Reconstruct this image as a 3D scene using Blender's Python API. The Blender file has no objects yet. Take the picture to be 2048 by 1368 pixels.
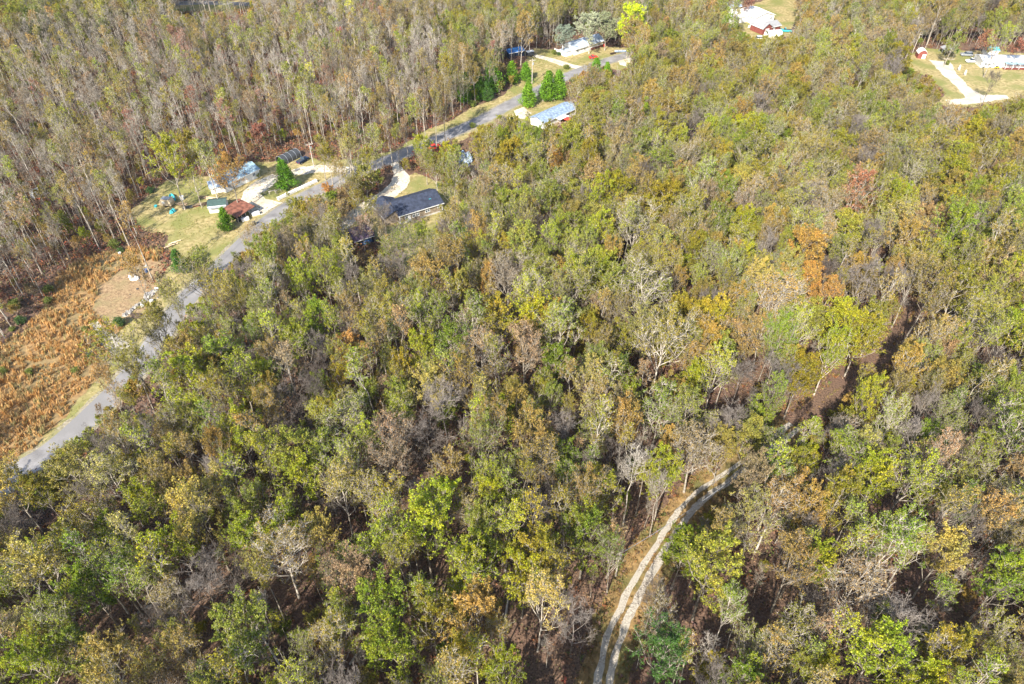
import bpy, math, random
import numpy as np
from mathutils import Vector, Matrix

# ---------------------------------------------------------------- camera, light
FPX, PITCH, CAMH = 1400.0, math.radians(41.8), 110.0
SUN_ELEV, SUN_AZ = math.radians(37), math.radians(26)      # light travels to +Y turned SUN_AZ towards +X
scene = bpy.context.scene
col = scene.collection
cam_d = bpy.data.cameras.new('camera'); cam = bpy.data.objects.new('camera', cam_d); col.objects.link(cam)
cam.location = (0, 0, CAMH); cam.rotation_euler = (math.pi/2 - PITCH, 0, 0)
cam_d.sensor_width = 36; cam_d.lens = 36*FPX/2048; cam_d.clip_start = 0.5; cam_d.clip_end = 3000
scene.camera = cam
w = bpy.data.worlds.new('World'); scene.world = w; w.use_nodes = True
nt = w.node_tree; bg = nt.nodes['Background']
sky = nt.nodes.new('ShaderNodeTexSky'); sky.sky_type = 'NISHITA'; sky.sun_disc = False
sky.sun_elevation = SUN_ELEV
nt.links.new(sky.outputs[0], bg.inputs[0]); bg.inputs[1].default_value = 0.15
ldir = Vector((math.sin(SUN_AZ)*math.cos(SUN_ELEV), math.cos(SUN_AZ)*math.cos(SUN_ELEV), -math.sin(SUN_ELEV)))
sky.sun_rotation = math.atan2(-ldir.x, -ldir.y)
sl = bpy.data.lights.new('sun', 'SUN'); so = bpy.data.objects.new('sun', sl); col.objects.link(so)
sl.energy = 5.0; sl.angle = math.radians(0.5); sl.color = (1, .94, .85)
so.rotation_euler = ldir.to_track_quat('-Z', 'Y').to_euler(); so.location = (-60, -60, 150)
scene.view_settings.view_transform = 'Standard'; scene.view_settings.look = 'None'
scene.view_settings.gamma = 1; scene.view_settings.exposure = 1.15
scene.cycles.max_bounces = 6; scene.cycles.diffuse_bounces = 3; scene.cycles.transmission_bounces = 3
scene.cycles.volume_bounces = 0

CP, SP = math.cos(PITCH), math.sin(PITCH)
def at(px, py, z=0.0):
    """world point at height z seen at full-size photo pixel"""
    u = (px-1024)/FPX; v = (684-py)/FPX
    dy = CP+v*SP; dz = -SP+v*CP; t = (z-CAMH)/dz
    return Vector((u*t, dy*t, z))
def proj(x, y, z=0.0):
    dz = z-CAMH; depth = y*CP-dz*SP; up = y*SP+dz*CP
    return 1024+FPX*x/depth, 684-FPX*up/depth
def pin(poly, X, Y):
    X = np.asarray(X, float); Y = np.asarray(Y, float); r = np.zeros(X.shape, bool); n = len(poly)
    for i in range(n):
        x1, y1 = poly[i]; x2, y2 = poly[(i+1) % n]
        c = (y1 > Y) != (y2 > Y)
        r ^= c & (X < (x2-x1)*(Y-y1)/((y2-y1) or 1e-9)+x1)
    return r
def pin1(poly, X, Y, B={}):
    k = id(poly)
    if k not in B: B[k] = (min(p[0] for p in poly), max(p[0] for p in poly), min(p[1] for p in poly), max(p[1] for p in poly))
    b = B[k]
    if not (b[0] < X < b[1] and b[2] < Y < b[3]): return False
    r = False; x2, y2 = poly[-1]
    for x1, y1 in poly:
        if (y1 > Y) != (y2 > Y) and X < (x2-x1)*(Y-y1)/(y2-y1)+x1: r = not r
        x2, y2 = x1, y1
    return r
def sd1(pts, X, Y):
    m = 1e18
    for (ax, ay), (bx, by) in zip(pts[:-1], pts[1:]):
        vx, vy = bx-ax, by-ay; t = ((X-ax)*vx+(Y-ay)*vy)/(vx*vx+vy*vy); t = 0 if t < 0 else 1 if t > 1 else t
        m = min(m, (X-ax-t*vx)**2+(Y-ay-t*vy)**2)
    return math.sqrt(m)
def segdist(pts, X, Y):
    X = np.asarray(X, float); Y = np.asarray(Y, float); d = np.full(X.shape, 1e9)
    for (a, b) in zip(pts[:-1], pts[1:]):
        ax, ay = a[0], a[1]; vx, vy = b[0]-ax, b[1]-ay; L = vx*vx+vy*vy or 1e-9
        t = np.clip(((X-ax)*vx+(Y-ay)*vy)/L, 0, 1)
        d = np.minimum(d, np.hypot(X-ax-t*vx, Y-ay-t*vy))
    return d

# ---------------------------------------------------------------- materials
def mat(name):
    m = bpy.data.materials.new(name); m.use_nodes = True
    return m, m.node_tree, m.node_tree.nodes['Principled BSDF']
def N(nt, t, **k):
    n = nt.nodes.new(t)
    for a, b in k.items(): setattr(n, a, b)
    return n
def noise_mat(name, c1, c2, scale=3.0, rough=.85, detail=6, bump=0.0, c3=None, scale3=.1, metallic=0, bscale=None, lo=.35, hi=.65):
    m, nt, p = mat(name); L = nt.links.new
    tc = N(nt, 'ShaderNodeTexCoord')
    n = N(nt, 'ShaderNodeTexNoise'); n.inputs['Scale'].default_value = scale; n.inputs['Detail'].default_value = detail
    L(tc.outputs['Object'], n.inputs['Vector'])
    r = N(nt, 'ShaderNodeValToRGB'); r.color_ramp.elements[0].position = lo; r.color_ramp.elements[1].position = hi
    r.color_ramp.elements[0].color = (*c1, 1); r.color_ramp.elements[1].color = (*c2, 1)
    L(n.outputs[0], r.inputs[0]); out = r.outputs[0]
    if c3:
        n3 = N(nt, 'ShaderNodeTexNoise'); n3.inputs['Scale'].default_value = scale3; n3.inputs['Detail'].default_value = 5
        L(tc.outputs['Object'], n3.inputs['Vector'])
        r3 = N(nt, 'ShaderNodeValToRGB'); r3.color_ramp.elements[0].position = .45; r3.color_ramp.elements[1].position = .62
        L(n3.outputs[0], r3.inputs[0])
        mx = N(nt, 'ShaderNodeMixRGB'); L(r3.outputs[0], mx.inputs[0]); L(out, mx.inputs[1]); mx.inputs[2].default_value = (*c3, 1)
        out = mx.outputs[0]
    L(out, p.inputs['Base Color']); p.inputs['Roughness'].default_value = rough; p.inputs['Metallic'].default_value = metallic
    p.inputs['Specular IOR Level'].default_value = .25
    if bump:
        nb = N(nt, 'ShaderNodeTexNoise'); nb.inputs['Scale'].default_value = bscale or scale*2; nb.inputs['Detail'].default_value = 4
        L(tc.outputs['Object'], nb.inputs['Vector'])
        b = N(nt, 'ShaderNodeBump'); b.inputs['Strength'].default_value = bump; b.inputs['Distance'].default_value = .3
        L(nb.outputs[0], b.inputs['Height']); L(b.outputs[0], p.inputs['Normal'])
    return m
def leaf_mat(name):
    m, nt, p = mat(name); L = nt.links.new
    a = N(nt, 'ShaderNodeAttribute', attribute_type='INSTANCER', attribute_name='tint')
    b = N(nt, 'ShaderNodeAttribute', attribute_type='INSTANCER', attribute_name='tint2')
    v = N(nt, 'ShaderNodeAttribute', attribute_type='GEOMETRY', attribute_name='lv')
    sep = N(nt, 'ShaderNodeSeparateXYZ'); L(v.outputs['Vector'], sep.inputs[0])
    mx = N(nt, 'ShaderNodeMixRGB'); L(sep.outputs[0], mx.inputs[0]); L(a.outputs['Color'], mx.inputs[1]); L(b.outputs['Color'], mx.inputs[2])
    mul = N(nt, 'ShaderNodeMath', operation='MULTIPLY_ADD'); L(sep.outputs[1], mul.inputs[0]); mul.inputs[1].default_value = 1.5; mul.inputs[2].default_value = .40
    sc = N(nt, 'ShaderNodeVectorMath', operation='SCALE'); L(mx.outputs[0], sc.inputs[0]); L(mul.outputs[0], sc.inputs['Scale'])
    L(sc.outputs[0], p.inputs['Base Color']); p.inputs['Roughness'].default_value = .55; p.inputs['Specular IOR Level'].default_value = .3
    tr = N(nt, 'ShaderNodeBsdfTranslucent'); L(sc.outputs[0], tr.inputs[0])
    ms = N(nt, 'ShaderNodeMixShader'); ms.inputs[0].default_value = .3
    L(p.outputs[0], ms.inputs[1]); L(tr.outputs[0], ms.inputs[2])
    L(ms.outputs[0], nt.nodes['Material Output'].inputs[0])
    return m
def col_mat(name, trans=.2):
    """colour from the mesh attribute 'leafcol' (one colour per leaf or blade)"""
    m, nt, p = mat(name); L = nt.links.new
    v = N(nt, 'ShaderNodeAttribute', attribute_type='GEOMETRY', attribute_name='leafcol')
    L(v.outputs['Color'], p.inputs['Base Color']); p.inputs['Roughness'].default_value = .8; p.inputs['Specular IOR Level'].default_value = .1
    tr = N(nt, 'ShaderNodeBsdfTranslucent'); L(v.outputs['Color'], tr.inputs[0])
    ms = N(nt, 'ShaderNodeMixShader'); ms.inputs[0].default_value = trans
    L(p.outputs[0], ms.inputs[1]); L(tr.outputs[0], ms.inputs[2]); L(ms.outputs[0], nt.nodes['Material Output'].inputs[0])
    return m
def bark_mat(name, c1, c2):
    m, nt, p = mat(name); L = nt.links.new
    tc = N(nt, 'ShaderNodeTexCoord'); n = N(nt, 'ShaderNodeTexNoise'); n.inputs['Scale'].default_value = 1.3; n.inputs['Detail'].default_value = 5
    L(tc.outputs['Object'], n.inputs['Vector'])
    b = N(nt, 'ShaderNodeAttribute', attribute_type='INSTANCER', attribute_name='barkv')
    ad = N(nt, 'ShaderNodeMath', operation='ADD'); L(n.outputs[0], ad.inputs[0]); L(b.outputs['Fac'], ad.inputs[1])
    r = N(nt, 'ShaderNodeValToRGB'); r.color_ramp.elements[0].position = .3; r.color_ramp.elements[1].position = .8
    r.color_ramp.elements[0].color = (*c1, 1); r.color_ramp.elements[1].color = (*c2, 1)
    L(ad.outputs[0], r.inputs[0]); L(r.outputs[0], p.inputs['Base Color']); p.inputs['Roughness'].default_value = .9
    p.inputs['Specular IOR Level'].default_value = .1
    return m
M = {}
M['floor'] = noise_mat('leaf_litter', (.045, .03, .022), (.24, .15, .095), 3.2, .95, 12, .8, (.14, .085, .06), .05, bscale=2.0, lo=.3, hi=.7)
M['lawn'] = noise_mat('dry_lawn', (.22, .18, .07), (.43, .34, .16), .8, .95, 10, .4, (.20, .20, .06), .09, bscale=4)
M['field'] = noise_mat('field_soil', (.20, .12, .05), (.40, .24, .10), .8, .95, 9, .5, (.22, .17, .08), .1)
M['trackside'] = noise_mat('trackside_grass', (.14, .09, .035), (.34, .22, .09), .9, .95, 9, .6, (.13, .12, .04), .15)
M['asphalt'] = noise_mat('old_asphalt', (.16, .152, .145), (.29, .275, .265), .25, .9, 10, .15, (.215, .205, .195), .07, bscale=9)
M['gravel_shoulder'] = noise_mat('gravel_shoulder', (.20, .17, .11), (.38, .33, .24), 2.0, .95, 9, .4, (.24, .22, .10), .3)
M['gravel'] = noise_mat('pale_gravel', (.40, .35, .27), (.80, .72, .57), 1.8, .95, 9, .5, (.50, .42, .31), .2, bscale=5)
M['rut'] = noise_mat('crushed_stone', (.24, .21, .165), (.56, .50, .41), 3.0, .95, 9, .6, (.42, .38, .31), .4, bscale=6)
M['concrete'] = noise_mat('worn_concrete', (.38, .37, .33), (.55, .53, .48), .8, .9, 6)
M['leaf'] = leaf_mat('foliage'); M['brush'] = col_mat('brush_leaves'); M['blade'] = col_mat('dry_grass_blades', .3)
M['bark'] = bark_mat('pale_grey_bark', (.20, .17, .13), (.66, .59, .49))
M['bark2'] = bark_mat('grey_twig_bark', (.11, .09, .075), (.38, .33, .28))
def plain(name, c, rough=.6, metal=0.0, var=.82):
    if name not in M:
        M[name] = noise_mat(name, tuple(x*var for x in c), tuple(min(1, x*1.06) for x in c), 1.1, rough, 7, 0, None, metallic=metal)
    return M[name]
plain('white_paint', (.80, .79, .75)); plain('cream_siding', (.44, .37, .25)); plain('tan_siding', (.30, .24, .17), .8, 0, .6)
plain('window_glass', (.05, .07, .09), .12); plain('trim_white', (.78, .78, .76), .5)
plain('slate_shingle', (.045, .055, .085), .8, 0, .55); plain('brown_metal', (.27, .11, .07), .7, 0, .45)
plain('teal_roof', (.30, .42, .48), .45, 0, .5); plain('pale_metal', (.55, .62, .70), .4, .3, .8); plain('green_roof', (.06, .10, .09), .6)
plain('light_blue_metal', (.33, .42, .54), .4, .2, .55); plain('navy_cover', (.015, .035, .08), .6); plain('grey_roof', (.30, .30, .30), .7)
plain('barn_red', (.22, .065, .05), .7); plain('dark_grey', (.06, .065, .07), .6); plain('rubber', (.02, .02, .02), .8)
plain('red_paint', (.55, .05, .035), .5); plain('blue_paint', (.04, .16, .42), .5); plain('teal_paint', (.05, .38, .42), .5)
plain('wood', (.34, .25, .16), .85, 0, .5); plain('dark_wood', (.10, .07, .05), .9, 0, .5); plain('pole_wood', (.52, .46, .38), .85, 0, .7)
plain('log_wood', (.66, .50, .32), .85, 0, .7); plain('rock', (.42, .39, .35), .9, 0, .4); plain('orange_paint', (.62, .16, .05), .5)
plain('yellow_paint', (.70, .48, .03), .5); plain('purple_roof', (.12, .08, .12), .75, 0, .4); plain('tarp_blue', (.42, .53, .68), .5, 0, .4)
plain('tan_paint', (.50, .40, .26), .6); plain('silver', (.45, .47, .50), .35, .5); plain('wire_black', (.05, .05, .05), .6); plain('maroon', (.16, .02, .05), .5)

# ---------------------------------------------------------------- mesh helpers
class MB:
    def __init__(s): s.v = []; s.f = []
    def add(s, v, f):
        o = len(s.v); s.v += [tuple(x) for x in v]; s.f += [tuple(i+o for i in q) for q in f]; return s
    def box(s, x0, x1, y0, y1, z0, z1):
        return s.add([(x0, y0, z0), (x1, y0, z0), (x1, y1, z0), (x0, y1, z0), (x0, y0, z1), (x1, y0, z1), (x1, y1, z1), (x0, y1, z1)],
                     [(0, 3, 2, 1), (4, 5, 6, 7), (0, 1, 5, 4), (1, 2, 6, 5), (2, 3, 7, 6), (3, 0, 4, 7)])
    def tube(s, pts, rad, k=8, cap=True):
        pts = [Vector(p) for p in pts]; n = len(pts); rad = rad if hasattr(rad, '__len__') else [rad]*n; V = []; F = []
        for i, p in enumerate(pts):
            d = (pts[min(i+1, n-1)]-pts[max(i-1, 0)]).normalized(); ref = Vector((0, 0, 1)) if abs(d.z) < .9 else Vector((1, 0, 0))
            u = d.cross(ref).normalized(); v = d.cross(u)
            V += [p+(u*math.cos(2*math.pi*j/k)+v*math.sin(2*math.pi*j/k))*rad[i] for j in range(k)]
        for i in range(n-1): F += [(i*k+j, i*k+(j+1) % k, (i+1)*k+(j+1) % k, (i+1)*k+j) for j in range(k)]
        if cap: F += [tuple(range(k))[::-1], tuple((n-1)*k+j for j in range(k))]
        return s.add(V, F)
    def extrude(s, prof, y0, y1, axis='y'):
        """closed outline in x,z pushed along y"""
        n = len(prof)
        V = [(x, y0, z) for x, z in prof]+[(x, y1, z) for x, z in prof]
        if axis == 'x': V = [(y, x, z) for x, y, z in V]
        return s.add(V, [tuple(range(n)), tuple(range(2*n-1, n-1, -1))]+[(i, i+n, (i+1) % n+n, (i+1) % n) for i in range(n)])
    def build(s, name, m, parent=None, smooth=False, bevel=0):
        me = bpy.data.meshes.new(name); me.from_pydata(s.v, [], s.f); me.materials.append(M[m] if isinstance(m, str) else m)
        if smooth: me.shade_smooth()
        o = bpy.data.objects.new(name, me); col.objects.link(o)
        if parent: o.parent = parent
        if bevel:
            b = o.modifiers.new('bevel', 'BEVEL'); b.width = bevel; b.segments = 2; b.limit_method = 'ANGLE'
        return o
def tag(o, label=None, cat=None, group=None, kind=None):
    if label: o['label'] = label
    if cat: o['category'] = cat
    if group: o['group'] = group
    if kind: o['kind'] = kind
    return o
def thing(name, label, cat, loc, rz=0, group=None):
    o = bpy.data.objects.new(name, None); col.objects.link(o); o.empty_display_size = .3
    o.location = loc; o.rotation_euler = (0, 0, rz); return tag(o, label, cat, group)
def fast_mesh(name, V, F, k, m, attrs=None):
    """V (n,3), F (m,k) index arrays"""
    me = bpy.data.meshes.new(name); V = np.ascontiguousarray(V, np.float32); F = np.ascontiguousarray(F, np.int32)
    me.vertices.add(len(V)); me.vertices.foreach_set('co', V.ravel())
    me.loops.add(F.size); me.loops.foreach_set('vertex_index', F.ravel())
    me.polygons.add(len(F)); me.polygons.foreach_set('loop_start', np.arange(0, F.size, k, dtype=np.int32))
    for an, (ty, arr) in (attrs or {}).items():
        a = me.attributes.new(an, ty, 'POINT'); arr = np.ascontiguousarray(arr, np.float32)
        a.data.foreach_set('vector' if ty == 'FLOAT_VECTOR' else 'color', arr.ravel())
    me.materials.append(M[m]); me.update(calc_edges=True); return me

# ---------------------------------------------------------------- ground map (photo pixels of the bare ground)
ROAD_PX = [(-190, 1120), (-60, 1015), (40, 942), (120, 888), (240, 775), (300, 700), (372, 600), (420, 553), (472, 503), (532, 446), (612, 393), (700, 352), (795, 313), (850, 290), (912, 263), (979, 232), (1022, 208), (1074, 182), (1120, 160), (1157, 143), (1215, 122), (1290, 101)]
TRACK_PX = [(1190, 1470), (1205, 1368), (1227, 1279), (1256, 1212), (1289, 1145), (1331, 1079), (1366, 1029), (1400, 992), (1444, 960), (1490, 928), (1560, 875), (1650, 800), (1750, 722), (1800, 672), (1835, 610)]
road = [at(*p) for p in ROAD_PX]; track = [at(*p) for p in TRACK_PX]
def smooth_line(P, n=6):
    out = []
    for i in range(len(P)-1):
        p0 = P[max(i-1, 0)]; p1 = P[i]; p2 = P[i+1]; p3 = P[min(i+2, len(P)-1)]
        for j in range(n):
            t = j/n
            out.append(.5*((2*p1)+(p2-p0)*t+(2*p0-5*p1+4*p2-p3)*t*t+(3*p1-p0-3*p2+p3)*t**3))
    return out+[P[-1]]
road = smooth_line(road); track = smooth_line(track)
rnd = random.Random(7)
def ribbon(name, line, width, z, m, off=0.0, jit=.0, seed=1, kind='structure'):
    r = random.Random(seed); mb = MB(); V = []; F = []
    pts = []
    for a, b in zip(line[:-1], line[1:]):                       # resample finely
        k = max(1, int((b-a).length/1.0))
        pts += [a.lerp(b, i/k) for i in range(k)]
    pts.append(line[-1]); jl = jr = 0
    for i, p in enumerate(pts):
        d = (pts[min(i+1, len(pts)-1)]-pts[max(i-1, 0)]); nn = Vector((-d.y, d.x, 0)).normalized()
        jl = jl*.6+r.uniform(-jit, jit); jr = jr*.6+r.uniform(-jit, jit)
        a = p+nn*(off+width/2+jl); b = p+nn*(off-width/2+jr)
        V += [(a.x, a.y, z), (p.x+nn.x*off, p.y+nn.y*off, z+.01), (b.x, b.y, z)]
        if i: F += [(3*i-3, 3*i-2, 3*i+1, 3*i), (3*i-2, 3*i-1, 3*i+2, 3*i+1)]
    mb.add(V, F); return tag(mb.build(name, m), kind=kind)
def patch(name, px, z, m, jit=.5, seed=3, kind='structure'):
    r = random.Random(seed); P = [at(*p) for p in px]; out = []
    for a, b in zip(P, P[1:]+P[:1]):
        k = max(2, int((b-a).length/.8)); nn = Vector((-(b-a).y, (b-a).x, 0)).normalized(); j = 0
        for i in range(k):
            j = j*.75+r.uniform(-jit, jit)*.6; q = a.lerp(b, i/k)+nn*j*min(1, 3*min(i, k-i)/k+.3); out.append((q.x, q.y, z))
    from mathutils.geometry import tessellate_polygon
    f = tessellate_polygon([[Vector(q) for q in out]])
    f2 = []
    for t in f:
        a, b, c = (Vector(out[i]) for i in t)
        f2.append(t if (b-a).cross(c-a).z > 0 else t[::-1])
    mb = MB().add(out, f2); return tag(mb.build(name, m), kind=kind)
P_LAWN_L = [(255, 425), (300, 388), (335, 360), (420, 352), (470, 330), (560, 322), (605, 312), (640, 322), (720, 318), (790, 300), (800, 318), (700, 356), (640, 385), (560, 430), (480, 500), (425, 556), (352, 640), (250, 775), (180, 845), (60, 936), (-60, 1025), (-60, 960), (60, 888), (215, 722), (225, 690), (262, 600), (320, 560), (345, 520), (330, 490), (335, 470), (285, 460)]
P_FIELD = [(-200, 980), (-200, 700), (0, 690), (60, 650), (105, 600), (110, 555), (175, 515), (240, 500), (330, 498), (300, 560), (262, 625), (225, 690), (215, 735), (60, 905), (-60, 985)]
P_MOWN = [(183, 620), (200, 575), (235, 545), (300, 520), (335, 530), (330, 560), (300, 600), (255, 640), (215, 650)]
P_LAWN_U = [(790, 300), (850, 262), (905, 240), (940, 216), (985, 200), (1010, 188), (1040, 160), (1055, 108), (1090, 100), (1150, 110), (1180, 132), (1157, 150), (1074, 188), (1010, 216), (905, 268), (850, 296)]
P_LAWN_U2 = [(905, 268), (979, 238), (1035, 210), (1100, 180), (1125, 200), (1150, 225), (1100, 262), (1040, 262), (1000, 268), (960, 262), (915, 285)]
P_HOUSE = [(690, 462), (735, 405), (790, 370), (830, 345), (900, 370), (925, 400), (915, 430), (880, 470), (850, 540), (838, 590), (800, 590), (790, 520), (770, 480)]
P_LAWN_R = [(1800, 132), (1815, 108), (1850, 96), (1900, 100), (2120, 108), (2200, 160), (2100, 180), (2010, 205), (1950, 215), (1860, 212), (1890, 190), (1860, 155)]
P_LAWN_T = [(1380, 78), (1400, 50), (1440, 40), (1500, 8), (1560, -10), (1620, 0), (1590, 40), (1580, 72), (1530, 82), (1500, 76)]
P_LAWN_TL = [(340, 22), (360, 2), (500, 0), (520, 15), (480, 24), (420, 30)]
P_LAWN_H2 = [(1040, 108), (1070, 96), (1130, 102), (1200, 92), (1260, 96), (1262, 130), (1240, 142), (1180, 132), (1100, 112)]
big = 1500
NG = 60
gx = np.linspace(-big, big, NG+1); gy = np.linspace(-300, 2500, NG+1)
gm = MB(); gm.add([(x, y, 0) for y in gy for x in gx], [(j*(NG+1)+i, j*(NG+1)+i+1, (j+1)*(NG+1)+i+1, (j+1)*(NG+1)+i) for j in range(NG) for i in range(NG)])
tag(gm.build('ground', 'floor'), kind='structure')
patch('lawn', P_LAWN_L, .02, 'lawn', .8); patch('field', P_FIELD, .03, 'field', .9); patch('mown_patch', P_MOWN, .045, noise_mat('mown_grass', (.20, .13, .07), (.38, .26, .14), 1.2, .95, 10, .6, (.24, .19, .09), .15), 1.3)
patch('verge', P_LAWN_U, .02, 'lawn', .6, 4); patch('verge', P_LAWN_U2, .02, 'lawn', .6, 5); patch('yard', P_HOUSE, .02, 'lawn', .8, 6)
patch('clearing', P_LAWN_R, .02, 'lawn', 1, 7); patch('lawn', P_LAWN_T, .02, 'lawn', 1, 8); patch('lawn', P_LAWN_TL, .02, 'lawn', 1, 9); patch('yard', P_LAWN_H2, .025, 'lawn', .6, 10)
tk = [p for p in track if p.y < at(1600, 845).y]
ribbon('trackside', tk, 8.5, .02, 'trackside', 0, .5, 12)
ribbon('track_rut', tk, 1.15, .035, 'rut', .9, .2, 13); ribbon('track_rut', tk, 1.15, .035, 'rut', -.9, .2, 14)
ribbon('road', road, 5.6, .06, 'asphalt', 0, .05, 15)
ribbon('road_shoulder', road, 7.4, .045, 'gravel_shoulder', 0, .25, 16)
patch('gravel_drive', [(488, 420), (480, 402), (486, 384), (512, 362), (545, 348), (560, 352), (545, 372), (520, 388), (530, 398), (568, 405), (560, 418), (530, 432), (508, 430)], .045, 'gravel', .35, 16)
patch('gravel_drive', [(560, 352), (600, 334), (640, 330), (700, 334), (760, 322), (785, 318), (700, 346), (640, 345), (590, 350)], .046, 'gravel', .4, 17)
patch('house_drive', [(783, 326), (797, 324), (815, 348), (820, 362), (808, 380), (790, 394), (760, 408), (735, 420), (712, 442), (690, 462), (676, 458), (692, 430), (720, 408), (755, 388), (780, 368), (788, 348)], .05, 'gravel', .4, 18)
patch('gravel_drive', [(1028, 222), (1048, 214), (1064, 226), (1050, 238), (1034, 236)], .045, 'gravel', .4, 19)
patch('gravel_drive', [(1066, 113), (1072, 109), (1110, 118), (1150, 130), (1180, 135), (1166, 140), (1130, 134), (1095, 122)], .05, 'gravel', .25, 20)
patch('gravel_drive', [(1230, 112), (1262, 108), (1280, 128), (1262, 136), (1240, 130)], .05, 'gravel', .4, 21)
patch('gravel_drive', [(1858, 120), (1900, 124), (1912, 148), (1945, 180), (1965, 190), (2010, 190), (2020, 198), (1960, 206), (1900, 210), (1890, 200), (1930, 196), (1915, 176), (1885, 150)], .05, 'gravel', .5, 22)
patch('gravel_apron', [(178, 650), (196, 643), (208, 660), (232, 668), (262, 690), (238, 715), (214, 700), (196, 686)], .06, 'rut', .4, 23)
patch('far_road', [(330, 12), (340, 3), (400, 1), (480, 4), (520, 6), (520, 12), (470, 11), (400, 9)], .05, 'asphalt', .3, 24)
patch('sandy_path', [(1960, 1060), (1985, 1040), (2010, 1000), (2060, 960), (2080, 1000), (2030, 1050), (2010, 1100), (1975, 1110)], .04, 'trackside', .5, 25)
CLEAR = [P_LAWN_L, P_FIELD, P_LAWN_U, P_LAWN_U2, P_HOUSE, P_LAWN_R, P_LAWN_T, P_LAWN_TL, P_LAWN_H2]

# ---------------------------------------------------------------- trees
def unit(v): return v/np.maximum(np.linalg.norm(v, axis=-1, keepdims=True), 1e-9)
def prisms(P0, P1, r0, r1, k):
    d = unit(P1-P0); ref = np.where(np.abs(d[:, 2:3]) < .9, np.array([[0, 0, 1.]]), np.array([[1., 0, 0]]))
    u = unit(np.cross(d, ref)); v = np.cross(d, u); a = np.arange(k)*2*np.pi/k
    ring = u[:, None]*np.cos(a)[None, :, None]+v[:, None]*np.sin(a)[None, :, None]
    V = np.concatenate([P0[:, None]+ring*r0[:, None, None], P1[:, None]+ring*r1[:, None, None]], 1)
    n = len(P0); i = np.arange(k); j = (i+1) % k
    F = np.stack([i, j, j+k, i+k], 1)[None]+(np.arange(n)*2*k)[:, None, None]
    return V.reshape(-1, 3), F.reshape(-1, 4)
def leaves(g, C, size, lv, upb=.5):
    n = len(C); nr = unit(g.normal(size=(n, 3))+np.array([0, 0, upb])); t = unit(np.cross(nr, g.normal(size=(n, 3)))); b = np.cross(nr, t)
    s = (size*g.uniform(.6, 1.35, n))[:, None]; w_ = s*g.uniform(.45, .8, n)[:, None]
    V = np.stack([C+t*s, C+b*w_, C-t*s, C-b*w_], 1).reshape(-1, 3)
    F = np.arange(4*n).reshape(n, 4); return V, F, np.repeat(lv, 4, 0)
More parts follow.
